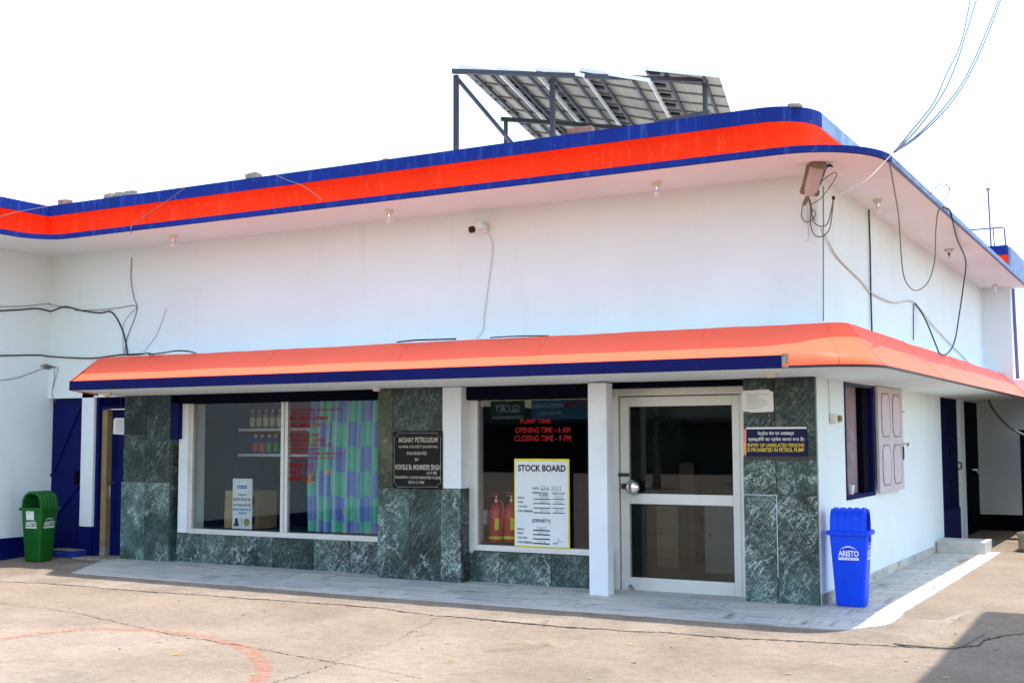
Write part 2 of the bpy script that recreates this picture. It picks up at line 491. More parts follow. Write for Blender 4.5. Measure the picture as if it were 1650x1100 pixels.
# ================================================================== SETTING
# ---- forecourt ground
def grid(name, xs, ys, zf, m):
    b = MB(); nx, ny = len(xs), len(ys)
    b.v = [Vector((x, y, zf(x, y))) for y in ys for x in xs]
    b.f = [(j * nx + i, j * nx + i + 1, (j + 1) * nx + i + 1, (j + 1) * nx + i) for j in range(ny - 1) for i in range(nx - 1)]
    return b.build(name, m, smooth='all')
def spread(a, b, n): return [a + (b - a) * i / n for i in range(n + 1)]
xs = [-400, -150, -60, -30, -20] + spread(-16, 8, 96) + [12, 20, 40, 120, 400]
ys = [-400, -150, -60, -30, -20] + spread(-14, 2, 80) + [4, 8, 14, 20, 40, 120, 400]
def ground_z(x, y):
    z = zg(x, y) - .012
    if -16 < x < 8 and -14 < y < 0:
        z += .006 * noise.noise(Vector((x * .9, y * .9, 0)))
    return z
ground = tag(grid('ground', xs, ys, ground_z, CONC), None, kind='structure')

# ---- apron: a rough strip of screed between the paving and the forecourt
crk_px = [(-30, 932), (0, 935), (60, 937), (150, 944), (230, 951), (320, 956), (410, 963), (500, 969), (600, 976), (700, 990), (760, 993), (840, 1001), (900, 1006), (1000, 1013), (1100, 1019), (1200, 1026), (1300, 1031), (1400, 1036), (1480, 1041), (1530, 1043), (1575, 1038), (1590, 1028), (1620, 1021), (1680, 1016)]
crk = [ong(*p) for p in crk_px]
def jag(pts, step=.06, amp=.018, seed=0):
    rnd = random.Random(seed); out = []
    for a, b in zip(pts[:-1], pts[1:]):
        n = max(1, int((b - a).length / step)); d = (b - a); nrm = Vector((-d.y, d.x, 0)).normalized()
        for i in range(n):
            p = a + d * (i / n)
            w = noise.noise(p * 3.1) * amp * 1.6 + rnd.uniform(-amp, amp) * .7
            out.append(p + nrm * w)
    out.append(pts[-1]); return out
cj = jag(crk[:20], .05, .02, 3)
b = MB()
cols = []
for p in cj:
    top = Vector((p.x, -.35, 0)) if p.x < .9 else Vector((p.x + .25, -.35 + min(1, (p.x - .9) / .3) * 1.8, 0))
    sink = .03 * min(1, max(0, (p.x - 1.1) / .3))
    row = []
    for t in (0.0, .03, .3, .65, 1.0):
        q = p.lerp(top, t)
        z = zg(q.x, q.y) - .008 + (0 if t == 0 else .009 + .006 * noise.noise(Vector((q.x * 4, q.y * 4, 1))))
        if t == 1.0 or q.y > -1.0: z = zg(q.x, q.y) - .004
        row.append(Vector((q.x, q.y, z - sink)))
    cols.append(row)
for r_ in cols: b.v += r_
for i in range(len(cols) - 1):
    for k in range(4):
        b.f.append((i * 5 + k, (i + 1) * 5 + k, (i + 1) * 5 + k + 1, i * 5 + k + 1))
apron = tag(b.build('apron', APRON, smooth='all'), None, kind='structure')

def crack(name, pts, w0, seed, amp=.02, lift=.004):
    pts = jag(pts, .03, amp * 1.4, seed); b = MB(); rnd = random.Random(seed + 50); n = len(pts)
    for i, p in enumerate(pts):
        d = pts[min(i + 1, n - 1)] - pts[max(i - 1, 0)]; nr = Vector((-d.y, d.x, 0)).normalized()
        w = w0 * rnd.uniform(.15, 1.0) * (.35 + .65 * abs(noise.noise(p * 1.7 + Vector((seed, 0, 0)))) * 1.8)
        z = ground_z(p.x, p.y) + lift
        b.v += [Vector((p.x, p.y, z)) + nr * w, Vector((p.x, p.y, z)) - nr * w * rnd.uniform(.3, 1)]
    b.f = [(2 * i, 2 * i + 2, 2 * i + 3, 2 * i + 1) for i in range(n - 1)]
    return tag(b.build(name, CRACK), None, kind='structure')
crack('pavement_crack', [p + Vector((0, -.006, 0)) for p in crk], .034, 3, .02)
crack('pavement_crack', [ong(*p) for p in ((-20, 967), (60, 977), (120, 985), (190, 1001), (270, 1018), (400, 1040), (480, 1055), (540, 1065), (610, 1076), (680, 1090))], .012, 5, .012)
crack('pavement_crack', [ong(*p) for p in ((540, 1063), (580, 1046), (640, 1030), (670, 1012), (700, 996))], .007, 6, .02)
crack('pavement_crack', [ong(*p) for p in ((540, 1066), (500, 1080), (430, 1102), (380, 1115))], .008, 8, .02)
crack('pavement_crack', [ong(*p) for p in ((0, 1027), (60, 1021), (120, 1012), (180, 1001))], .007, 9, .02)
crack('pavement_crack', [ong(*p) for p in ((1450, 1012), (1500, 998), (1560, 1003), (1650, 1000))], .006, 10, .02)

# ---- worn red ring painted on the forecourt
def ringmat():
    m, nt, b = newmat('worn_red_line')
    out = nt.nodes['Material Output']
    v = coords(nt)
    b.inputs['Base Color'].default_value = (.50, .15, .09, 1); b.inputs['Roughness'].default_value = .85
    tr = N(nt, 'ShaderNodeBsdfTransparent'); mx = N(nt, 'ShaderNodeMixShader')
    f = ramp(nt, nz(nt, v, 24, 5, .7), [(.40, (0, 0, 0)), (.62, (.44, .44, .44))])
    L(nt, f, mx.inputs[0]); L(nt, tr.outputs[0], mx.inputs[1]); L(nt, b.outputs[0], mx.inputs[2]); L(nt, mx.outputs[0], out.inputs[0])
    return m
rp = [ong(*p) for p in ((-40, 1037), (0, 1028), (60, 1018), (150, 1011), (250, 1013), (330, 1023), (390, 1041), (420, 1062), (424, 1082), (405, 1103), (370, 1125))]
rs = smoothpath(rp, 8); b = MB()
for i, p in enumerate(rs):
    d = rs[min(i + 1, len(rs) - 1)] - rs[max(i - 1, 0)]; nr = Vector((-d.y, d.x, 0)).normalized() * .066
    for k in (1, -1):
        q = p + nr * k; b.v.append(Vector((q.x, q.y, ground_z(q.x, q.y) + .006)))
b.f = [(2 * i, 2 * i + 2, 2 * i + 3, 2 * i + 1) for i in range(len(rs) - 1)]
tag(b.build('painted_ring', ringmat()), None, kind='structure')

# ---- paving of streaked marble along two sides of the building
paving = D.objects.new('porch_paving', None); COL.objects.link(paving); paving['kind'] = 'structure'
PY = -1.1; PX = .80; CR = .62
def clip(poly, p, nrm):
    out = []
    for i, a in enumerate(poly):
        c = poly[(i + 1) % len(poly)]
        da = (a[0] - p[0]) * nrm[0] + (a[1] - p[1]) * nrm[1]; dc = (c[0] - p[0]) * nrm[0] + (c[1] - p[1]) * nrm[1]
        if da <= 0: out.append(a)
        if (da < 0 < dc) or (dc < 0 < da):
            t = da / (da - dc); out.append((a[0] + (c[0] - a[0]) * t, a[1] + (c[1] - a[1]) * t))
    return out
tile_n = [0]
def tile(x0, x1, y0, y1, m, left=None):
    g = .0022
    poly = [(x0 + g, y0 + g), (x1 - g, y0 + g), (x1 - g, y1 - g), (x0 + g, y1 - g)]
    if x1 > PX - CR and y0 < PY + CR:
        for k in range(9):
            a = -math.pi / 2 * (k + .5) / 9
            c = (PX - CR + CR * math.cos(a), PY + CR + CR * math.sin(a))
            poly = clip(poly, c, (math.cos(a), math.sin(a)))
            if len(poly) < 3: return
    if left: # oblique end of the paving
        poly = clip(poly, left[0], left[1])
        if len(poly) < 3: return
    cx = sum(p[0] for p in poly) / len(poly); cy = sum(p[1] for p in poly) / len(poly)
    dz = random.uniform(-.0012, .0012)
    b = MB(); n = len(poly)
    b.v = [Vector((p[0] - cx, p[1] - cy, zg(*p) + .006 + dz)) for p in poly] + [Vector((p[0] - cx, p[1] - cy, zg(*p) - .03)) for p in poly]
    b.f = [tuple(range(n)), tuple(range(n, 2 * n))[::-1]] + [(i, n + i, n + (i + 1) % n, (i + 1) % n) for i in range(n)]
    o = b.build('tile', m, paving); o.location = (cx, cy, 0)
lend = ((-9.35, -.5), (-.88, -.47))
rows = [(-1.1, -.96, .95, 'x'), (-.96, -.67, .62, 'm'), (-.67, -.38, .8, 'x'), (-.38, -.09, .62, 'm'), (-.09, .3, .62, 'x')]
for j, (y0, y1, w, k) in enumerate(rows):
    x = -9.9; i = 0
    lim = PX if j < 4 else 0.0
    while x < lim - .02:
        ww = w * random.choice((.5, .8, 1, 1, 1.2)); x1 = min(x + ww, lim)
        if lim - x1 < .12: x1 = lim
        m = TILEX if k == 'x' or random.random() < .62 else TILEY
        tile(x, x1, y0, y1, m, lend); x = x1
y = -.09
while y < 6.5:
    for x0, x1, k in ((0.0, .3, 'y'), (.3, .62, 'm'), (.62, .80, 'y')):
        tile(x0, x1, y, y + .55, TILEY if random.random() < .75 else TILEX)
    y += .55

# ================================================================== BUILDING
bld = thing('petrol_station_office', 'white single-storey petrol station office with orange canopy and blue and orange parapet', 'building')
WY = .15     # upper front wall plane
SX = .03     # upper side wall plane
XW = -11.01   # wing wall plane
ZS = 4.23    # soffit height

def part(b, name, m, parent=bld, **k): return b.build(name, m, parent, **k)
# upper walls
part(Bx(XW, SX - .02, WY, WY + .2, 2.2, ZS), 'wall', WHITE)
part(MB().prism([(SX - .02, WY), (SX, WY + .02), (SX, 11.0), (SX - .2, 11.0), (SX - .2, WY + .201), (SX - .02, WY + .201)], 2, 2.2, ZS), 'wall', WHITE, smooth=False)
part(Bx(XW - .2, XW, -9, WY + .3, .285, ZS), 'wing_wall', WHITE)
part(Bx(XW - .2, XW + .004, -9, WY + .3, -.1, .285), 'wing_plinth', NAVY)
# return wall at the far end
part(Bx(SX + .002, .52, 11.0, 11.2, 2.6, ZS), 'return_wall', WHITE)
part(Bx(-.2, 1.7, 11.0, 11.2, .26, 2.598), 'return_wall', WHITE)
part(Bx(-.2, 1.7, 10.99, 11.2, -.1, .26), 'return_plinth', DARK)

# roof slab: rounded outer corner, curved inner corner at the wing
def arc(cx, cy, r, a0, a1, n): return [(cx + r * math.cos(a0 + (a1 - a0) * i / n), cy + r * math.sin(a0 + (a1 - a0) * i / n)) for i in range(n + 1)]
def roofpath(yf, xs_, rc, xw, ri):
    """outer outline from the wing, along the front, round the corner, down the side"""
    p = [(xw, -9.5)]
    if ri: p += arc(xw + ri, yf - ri, ri, math.pi, math.pi / 2, 8)
    else: p += [(xw, yf)]
    p += [(-8 + i * 1.0, yf) for i in range(8) if -8 + i > xw + ri + .1]
    p += arc(xs_ - rc, yf + rc, rc, -math.pi / 2, 0, 14)
    p += [(xs_, yy) for yy in (2, 4, 6, 8, 11.25)]
    return p
def band(name, path, prof, m, parent, bev=0):
    """sweep a closed profile [(offset outward, z)] along the outline"""
    n = len(path); k = len(prof); b = MB()
    for i, p in enumerate(path):
        a = Vector(path[max(i - 1, 0)]); c = Vector(path[min(i + 1, n - 1)])
        pv = Vector(p)
        t1 = (pv - a).normalized() if i > 0 else (c - pv).normalized(); t2 = (c - pv).normalized() if i < n - 1 else t1
        n1 = Vector((t1.y, -t1.x)); n2 = Vector((t2.y, -t2.x)); nn = (n1 + n2).normalized(); nn = nn / max(.5, nn.dot(n1))
        for o_, z in prof: b.v.append(Vector((p[0] + nn.x * o_, p[1] + nn.y * o_, z)))
    for i in range(n - 1):
        for j in range(k):
            b.f.append((i * k + j, (i + 1) * k + j, (i + 1) * k + (j + 1) % k, i * k + (j + 1) % k))
    b.f.append(tuple(range(k))); b.f.append(tuple((n - 1) * k + j for j in range(k))[::-1])
    return b.build(name, m, parent, smooth=True)
sp_ = roofpath(-.9, .785, .85, -9.93, .42)
poly = sp_ + [(-.5, 11.25), (-.5, 5), (-16, 5), (-16, -9.5)]
part(MB().prism(poly, 2, ZS, ZS + .05), 'roof_slab', SOFFIT)
slab_edge = [i for i, p in enumerate(sp_) if p[1] <= .2 or p[0] < .7]
fr = [p for p in sp_ if not (p[0] > .76 and p[1] > .3)]
sd = [fr[-1]] + [p for p in sp_ if p[0] > .76 and p[1] > .3]
ebm = [(-.03, ZS - .004), (.012, ZS - .004), (.012, ZS + .058), (-.03, ZS + .058)]
band('slab_edge', fr, ebm, NAVYF, bld)
band('slab_edge', sd, ebm, NAVYPALE, bld)['label'] = 'faded blue edge of the roof slab above the side wall, paled by painted sun glare'
pp = roofpath(-.80, .21, .48, -9.98, 0)
band('parapet', pp, [(-.14, ZS + .051), (-.012, ZS + .051), (-.085, ZS + .10), (-.10, ZS + .2), (-.085, ZS + .30), (-.012, ZS + .35), (-.14, ZS + .36)][:], ORANGE, bld)
tp = [p for p in pp if not (p[0] > .19 and p[1] > -.28)]
ts = [tp[-1]] + [p for p in pp if p[0] > .19 and p[1] > -.28]
tb = [(-.16, ZS + .345), (.0, ZS + .345), (.0, ZS + .485), (-.16, ZS + .485)]
band('parapet_cap', tp, tb, NAVYF, bld)
band('parapet_cap', ts, tb, NAVYPALE, bld)['label'] = 'faded streaked blue parapet cap along the side, paled by painted sun glare'

# ---- canopy of orange sheet
can = D.objects.new('canopy', None); COL.objects.link(can); can.parent = bld
secs = []   # (inner xy, outer xy, lip 0..1, t)
nfr = 60
for i in range(nfr + 1):
    t = i / nfr
    secs.append(((-9.62 + (.08 + 9.62) * t, -.2), (-8.88 + (.35 + 8.88) * t, -1.3), 1.0))
for i in range(1, 13):
    a = -math.pi / 2 + math.pi / 2 * i / 12
    secs.append(((.08 + .25 * math.cos(a), .05 + .25 * math.sin(a)), (.35 + .52 * math.cos(a), -.78 + .52 * math.sin(a)), 1 - i / 12))
for i in range(1, 40):
    t = i / 39
    secs.append(((.33, .05 + 12.2 * t), (.87, -.78 + 13.3 * t), 0.0))
b = MB(); K = 9
for i, (pi_, po, lip) in enumerate(secs):
    zo = 2.245 + .09 * lip
    for k in range(K - 1):
        t = k / (K - 2); x = pi_[0] + (po[0] - pi_[0]) * t; y = pi_[1] + (po[1] - pi_[1]) * t
        sag = -.012 * math.sin(math.pi * t) + .012 * noise.noise(Vector((x * 1.1, y * 1.1, 3))) + .004 * noise.noise(Vector((x * 4.5, y * 4.5, 8)))
        b.v.append(Vector((x, y, 2.71 + (zo - 2.71) * t + sag)))
    ox = .015 * (po[0] - pi_[0]); oy = .015 * (po[1] - pi_[1])
    b.v.append(Vector((po[0] + ox, po[1] + oy, 2.243)))
for i in range(len(secs) - 1):
    for k in range(K - 1):
        b.f.append((i * K + k, (i + 1) * K + k, (i + 1) * K + k + 1, i * K + k + 1))
sheet = part(b, 'orange_sheet', SHEET, can, smooth='all')
# welded seams of the sheet
for i_ in (7, 19, 31, 42, 53, 63, 70, 80, 90):
    part(MB().tube([b.v[i_ * K + k] + Vector((0, 0, .001)) for k in range(K)], .0035, 5), 'sheet_seam', SHEET, can, smooth='all')
# body under the sheet: ledge, soffit
b = MB()
for (pi_, po, lip) in secs:
    o_ = Vector(po) - Vector(pi_); o_ = o_ * (1 - .012)
    wx = (pi_[0] if pi_[1] < .04 else min(pi_[0], SX + .001), WY - .001 if pi_[1] < .04 else pi_[1])
    if pi_[1] < .04 and pi_[0] > SX: wx = (SX + .001, WY)
    b.v += [Vector((*wx, 2.70)), Vector((*pi_, 2.70)), Vector((pi_[0] + o_.x, pi_[1] + o_.y, 2.225 + .02 * (1 - lip))), Vector((*wx, 2.205))]
for i in range(len(secs) - 1):
    for k in range(3):
        if k == 1: continue
        b.f.append((i * 4 + k, (i + 1) * 4 + k, (i + 1) * 4 + k + 1, i * 4 + k + 1))
b.f.append((0, 1, 2, 3))
part(b, 'canopy_soffit', SOFFIT, can)
# dark trim under the sheet round the corner and along the side
b = MB(); s2 = secs[nfr - 2:]
for (pi_, po, lip) in s2:
    d = (Vector(po) - Vector(pi_)).normalized()
    for o_, z in ((.012, 2.243), (-.03, 2.243), (-.03, 2.222), (.012, 2.222)): b.v.append(Vector((po[0] + d.x * o_, po[1] + d.y * o_, z)))
for i in range(len(s2) - 1):
    for k in range(4): b.f.append((i * 4 + k, (i + 1) * 4 + k, (i + 1) * 4 + (k + 1) % 4, i * 4 + (k + 1) % 4))
part(b, 'edge_trim', STEEL, can)
# navy band on the front lip
xb1 = .06
part(MB().add([(-8.9, -1.318, 2.222), (xb1, -1.318, 2.222), (xb1, -1.318, 2.338), (-8.9, -1.318, 2.338), (-9.4, -.55, 2.24), (-9.4, -.55, 2.42)],
              [(0, 1, 2, 3)]).box(-8.9, xb1, -1.317, -1.298, 2.222, 2.338), 'navy_band', NAVY, can)
part(Bx(xb1 + .001, xb1 + .06, -1.314, -1.296, 2.225, 2.352), 'broken_band_end', STONE, can)['label'] = 'broken unpainted end of the navy band'
# oblique end of the canopy
part(MB().add([(-8.9, -1.31, 2.222), (-8.9, -1.31, 2.338), (-9.62, -.2, 2.71), (-9.62, -.2, 2.20)], [(0, 1, 2, 3)]), 'canopy_end', SHEET, can)

# ---- pillars with green marble cladding
def clad(parent, x0, x1, y, z0, z1, m, name='marble_slab', th=.02):
    g = .0035
    return part(Bx(x0 + g, x1 - g, y - th, y, z0 + g, z1 - g), name, m, parent, bevel=.002, seg=1)
def pillar(x0, x1, y, yb, ztop, base=-.02):
    p = part(Bx(x0 + .004, x1 - .004, y, yb, base, ztop), 'pillar', STONE)
    return p
p1 = pillar(-9.46, -8.6, .12, .5, 2.24)
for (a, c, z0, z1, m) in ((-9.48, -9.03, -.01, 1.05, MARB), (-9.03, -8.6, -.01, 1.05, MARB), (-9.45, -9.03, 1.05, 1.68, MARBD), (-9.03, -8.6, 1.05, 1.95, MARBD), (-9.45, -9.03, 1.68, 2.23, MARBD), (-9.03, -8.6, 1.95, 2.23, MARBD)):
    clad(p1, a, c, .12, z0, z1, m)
part(Bx(-8.6, -8.58, .12, .4, -.01, 2.05), 'marble_slab', MARBD, p1, bevel=.002, seg=1)
p2 = pillar(-5.19, -4.06, .02, .5, 2.21)
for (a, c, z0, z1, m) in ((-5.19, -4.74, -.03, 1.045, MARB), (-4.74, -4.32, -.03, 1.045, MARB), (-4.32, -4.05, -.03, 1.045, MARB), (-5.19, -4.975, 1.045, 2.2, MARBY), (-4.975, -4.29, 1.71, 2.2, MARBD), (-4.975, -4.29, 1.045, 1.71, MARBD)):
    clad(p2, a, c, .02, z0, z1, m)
part(Bx(-4.06, -4.04, .02, .28, -.03, 1.045), 'marble_slab', MARBD, p2, bevel=.002, seg=1)
part(Bx(-4.29, -4.04, -.004, .3, 1.052, 2.2), 'plaster_corner', WHITE2, p2, bevel=.008)['label'] = 'chipped white plaster corner above the marble'
p3 = pillar(-.74, -.004, .02, .5, 2.25)
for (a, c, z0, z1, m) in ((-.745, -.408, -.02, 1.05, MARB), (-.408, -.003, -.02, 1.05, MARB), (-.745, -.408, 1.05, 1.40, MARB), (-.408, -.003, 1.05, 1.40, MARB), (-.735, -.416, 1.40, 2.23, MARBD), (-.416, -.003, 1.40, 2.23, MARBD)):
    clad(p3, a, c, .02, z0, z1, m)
part(Bx(-.411, -.406, -.004, .0, .25, 1.05), 'grout_line', WHITE2, p3)
part(Bx(-.735, -.404, -.004, .0, 1.048, 1.053), 'grout_line', WHITE2, p3)
# white column left of the glazed door
part(Bx(-2.35, -2.135, -.22, -.06, -.03, 2.19), 'white_column', WHITE2, bevel=.012)

# ---- dado walls
def dado(x0, x1, y, h, joints):
    d_ = part(Bx(x0, x1, y + .02, y + .2, -.05, h), 'dado_wall', STONE)
    js = [x0] + joints + [x1]
    for a, c in zip(js[:-1], js[1:]): clad(d_, a, c, y + .02, -.02, h, random.choice((MARB, MARBD, MARB)))
    return d_
dado(-8.58, -5.19, .22, .39, [-8.05, -6.95, -6.3, -5.75])
dado(-4.04, -2.30, .18, .345, [-3.65, -3.0])
# white jambs beside the windows
part(Bx(-8.52, -8.36, .18, .5, .40, 2.09), 'jamb', WHITE2, bevel=.006)
part(Bx(-4.04, -3.985, .17, .4, .33, 2.09), 'jamb', ALU, bevel=.004)
part(Bx(-8.6, -8.46, .10, .18, 1.62, 2.2), 'shutter_box_end', NAVY, bevel=.01)
# dark shutter boxes above the glazing
part(Bx(-8.578, -5.195, .10, .45, 2.085, 2.2), 'shutter_box', DARK, bevel=.01)
part(Bx(-4.035, -2.36, .10, .45, 2.05, 2.2), 'shutter_box', DARK, bevel=.01)
part(Bx(-2.34, -.75, .08, .45, 2.145, 2.203), 'shutter_box', DARK, bevel=.01)

# ---- windows
def window(x0, x1, y, z0, z1, mull, name='window'):
    w = D.objects.new(name, None); COL.objects.link(w); w.parent = bld
    t = .055
    part(Bx(x0, x1, y - .03, y + .05, z0 - .065, z0), 'sill_frame', ALU, w, bevel=.006)
    part(Bx(x0, x1, y - .03, y + .05, z1, z1 + .05), 'head_frame', ALU, w, bevel=.006)
    xsn = [x0] + mull + [x1]
    part(Bx(x0, x0 + t, y - .03, y + .05, z0, z1), 'side_frame', ALU, w, bevel=.005)
    for mx in mull:
        part(Bx(mx - .045, mx, y - .028, y + .03, z0, z1), 'mullion', ALU, w, bevel=.005)
        part(Bx(mx + .003, mx + .05, y - .01, y + .05, z0, z1), 'mullion', ALU, w, bevel=.005)
    for a, c in zip(xsn[:-1], xsn[1:]):
        a2 = a + (t if a == x0 else .05); c2 = c - (.045 if c != x1 else 0)
        part(Bx(a2, c2, y + .008, y + .014, z0, z1), 'pane', GLASS, w)
    return w
w1 = window(-8.37, -5.19, .25, .455, 2.085, [-6.79], 'shop_window')
w2 = window(-3.985, -2.30, .2, .42, 2.05, [], 'shop_window')
def zpx(ox, oy, s, x, y): return (ox + x / s, oy + y / s)
RL = [("IN CASE OF COMPLAINTS/SUGGESTION", 135, 90, 527, 108), ("PLEASE CONTACT", 135, 120, 322, 135), ("MR. RAJESH KUMAR", 130, 145, 428, 187), ("DISTT. MANAGER BS", 130, 200, 370, 230), ("JALANDHAR", 135, 243, 258, 265), ("M. 94172-17977", 130, 280, 358, 306), ("DIVISIONAL OFFICE", 127, 320, 408, 345), ("INDIAN OIL CORPORATION LTD", 127, 357, 447, 375), ("NEAR B.M.C. CHOWK", 127, 388, 372, 405), ("5TH FLOOR SATNAM COMPLEX (JAL.)", 127, 420, 552, 445), ("PH. NO. 2225503, 2273507", 127, 457, 467, 478), ("POLICE 112", 127, 503, 315, 545), ("FIRE :- 101", 127, 560, 320, 592), ("AMBULANCE 108", 122, 603, 322, 640)]
for s, x0, y0, x1, y1 in RL:
    a = zpx(440, 640, 4.783, x0, y0); c = zpx(440, 640, 4.783, x1, y1)
    text_y(s, a[0], a[1], c[0], c[1], .2545, REDT, w1, 'red_lettering', .02)
for s, x0, y0, x1, y1 in (("PUMP TIME", 330, 190, 540, 222), ("OPENING TIME - 6 AM", 297, 245, 672, 285), ("CLOSING TIME - 9 PM", 292, 300, 678, 342)):
    a = zpx(760, 630, 4.23, x0, y0); c = zpx(760, 630, 4.23, x1, y1)
    text_y(s, a[0], a[1], c[0], c[1], .2045, REDT, w2, 'red_lettering', .02)

# ---- glazed aluminium door
dr = D.objects.new('glazed_door', None); COL.objects.link(dr); dr.parent = bld
DY = .3
part(Bx(-2.225, -.745, DY - .03, DY + .06, 2.065, 2.145), 'door_frame', ALU, dr, bevel=.006)
part(Bx(-2.30, -2.215, DY - .04, DY + .06, -.03, 2.145), 'door_frame', ALU, dr, bevel=.006)
part(Bx(-.862, -.745, DY - .035, DY + .06, -.03, 2.065), 'door_frame', ALU, dr, bevel=.006)
part(Bx(-2.205, -2.105, DY - .02, DY + .04, .0, 2.055), 'stile', ALU, dr, bevel=.006)
part(Bx(-.948, -.868, DY - .02, DY + .04, .0, 2.055), 'stile', ALU, dr, bevel=.006)
for z0, z1 in ((.005, .14), (.915, 1.025), (1.95, 2.055)):
    part(Bx(-2.105, -.948, DY - .018, DY + .038, z0, z1), 'rail', ALU, dr, bevel=.006)
part(Bx(-2.105, -.948, DY + .006, DY + .012, .14, .915), 'pane', GLASS, dr)
part(Bx(-2.105, -.948, DY + .006, DY + .012, 1.025, 1.95), 'pane', GLASS, dr)
kc = ony(1020, 785, DY - .08)
part(MB().lathe([(.02, 0), (.075, .01), (.082, .03), (.07, .048), (.03, .056), (.0, .058)][::-1] and [(.001, -.058), (.04, -.054), (.068, -.04), (.08, -.015), (.074, .01), (.02, .02)], kc, 24, 'y'), 'round_handle', CHROME, dr, smooth=True)
part(Bx(kc.x - .15, kc.x - .05, DY - .05, DY - .02, kc.z - .02, kc.z + .04), 'lock_case', STEEL, dr, bevel=.004)
part(Bx(-2.22, -2.10, DY - .055, DY - .02, 1.205, 1.24), 'bolt', STEEL, dr, bevel=.005)
hb = ony(1018, 945, DY - .03)
part(MB().lathe([(.001, -.02), (.03, -.018), (.036, 0), (.02, .012)], hb, 8, 'y'), 'floor_lock', CHROME, dr, smooth=True)
part(Bx(-2.3, -.745, DY - .12, DY + .1, -.03, .004), 'threshold', STONE, dr)

# ---- left doors
lw = D.objects.new('left_entrance', None); COL.objects.link(lw); lw.parent = bld
part(Bx(XW, -9.46, WY + .03, WY + .2, 2.36, 2.42), 'head_wall', WHITE, lw)
part(Bx(XW + .01, -10.33, WY + .08, WY + .12, .1, 2.355), 'steel_door', NAVY, lw, bevel=.004)
part(MB().bar((-10.97, WY + .07, 1.12), (-10.36, WY + .07, 2.20), .025, .02, (0, 1, 0)), 'brace', NAVY, lw)
part(MB().bar((-10.97, WY + .07, .45), (-10.36, WY + .07, 1.05), .025, .02, (0, 1, 0)), 'brace', NAVY, lw)
for z in (.14, 1.12, 2.31):
    part(Bx(-11.0, -10.335, WY + .06, WY + .085, z - .02, z + .02), 'cross_bar', NAVY, lw, bevel=.003)
part(Bx(-10.48, -10.42, WY + .03, WY + .07, 1.0, 1.18), 'latch', DARK, lw, bevel=.008)
part(Bx(-10.325, -10.085, WY, WY + .2, .425, 2.30), 'door_post', WHITE2, lw, bevel=.006)
part(Bx(-10.325, -10.085, WY - .003, WY + .2, -.02, .424), 'post_plinth', NAVY, lw, bevel=.006)
part(Bx(-10.083, -10.03, WY + .04, WY + .2, -.02, 2.30), 'door_frame', NAVY, lw, bevel=.004)
part(Bx(-10.028, -9.93, WY + .1, WY + .2, .15, 2.035), 'wooden_jamb', TAN, lw, bevel=.004)
part(Bx(-10.028, -9.93, WY + .1, WY + .2, -.02, .149), 'jamb_base', STONE, lw)
part(Bx(-10.03, -9.46, WY + .06, WY + .14, 2.036, 2.075), 'transom', NAVY, lw, bevel=.004)
lv = part(Bx(-10.028, -9.46, WY + .14, WY + .16, 2.076, 2.30), 'louvre', DARK, lw)
for i in range(9):
    z = 2.09 + i * .024
    part(MB().add([(-10.02, WY + .08, z), (-9.47, WY + .08, z), (-9.47, WY + .13, z + .018), (-10.02, WY + .13, z + .018), (-10.02, WY + .08, z + .005), (-9.47, WY + .08, z + .005), (-9.47, WY + .13, z + .023), (-10.02, WY + .13, z + .023)],
                  [(0, 3, 2, 1), (4, 5, 6, 7), (0, 1, 5, 4), (2, 3, 7, 6), (1, 2, 6, 5), (3, 0, 4, 7)]), 'slat', NAVY, lv)
part(Bx(-9.64, -9.62, WY + .06, WY + .10, 2.076, 2.28), 'louvre_bar', NAVY, lv)
d2 = part(Bx(-9.928, -9.3, WY + .19, WY + .23, .02, 2.034), 'navy_door', NAVY, lw, bevel=.004)
for z0, z1 in ((.35, .95), (1.18, 1.85)):
    for (a, c, e, f_) in ((-9.83, -9.40, z0, z0 + .02), (-9.83, -9.40, z1 - .02, z1), (-9.85, -9.83, z0 + .0, z1), (-9.42, -9.40, z0, z1)):
        part(Bx(a, c, WY + .175, WY + .19, e, f_), 'moulding', NAVY, d2, bevel=.003)
part(MB().tube([(-9.93, WY + .15, 1.02), (-9.80, WY + .15, 1.02)], .012, 8), 'door_bolt', STEEL, d2)
part(Bx(-9.925, -9.90, WY + .15, WY + .19, .82, .98), 'padlock', CHROME, d2, bevel=.006)
nb = part(MB().add([ony(*q, WY + .165) for q in ((182, 699), (200, 700), (200, 673), (185, 673), (183, 676))], [(0, 1, 2, 3, 4)]), 'paper_notice', PAPER, d2)
for i in range(7):
    y_ = 677 + i * 3
    part(MB().add([ony(*q, WY + .163) for q in ((187, y_), (199, y_), (199, y_ + .7), (187, y_ + .7))], [(0, 1, 2, 3)]), 'text_line', PENCIL, d2)
part(Bx(-10.72, -10.16, -.06, .19, -.03, .105), 'door_step', painted('chipped_blue_step', (.010, .025, .20), .6, .2, 5, .3, 30, .3, dirt=((.35, .33, .3), 6, .60, .9)), bevel=.012)
part(Bx(-10.72, -10.2, -.05, .19, .106, .112), 'step_top', STONE)
part(Bx(-10.16, -9.5, -.10, .35, -.02, .03), 'threshold_slab', STONE, bevel=.01)

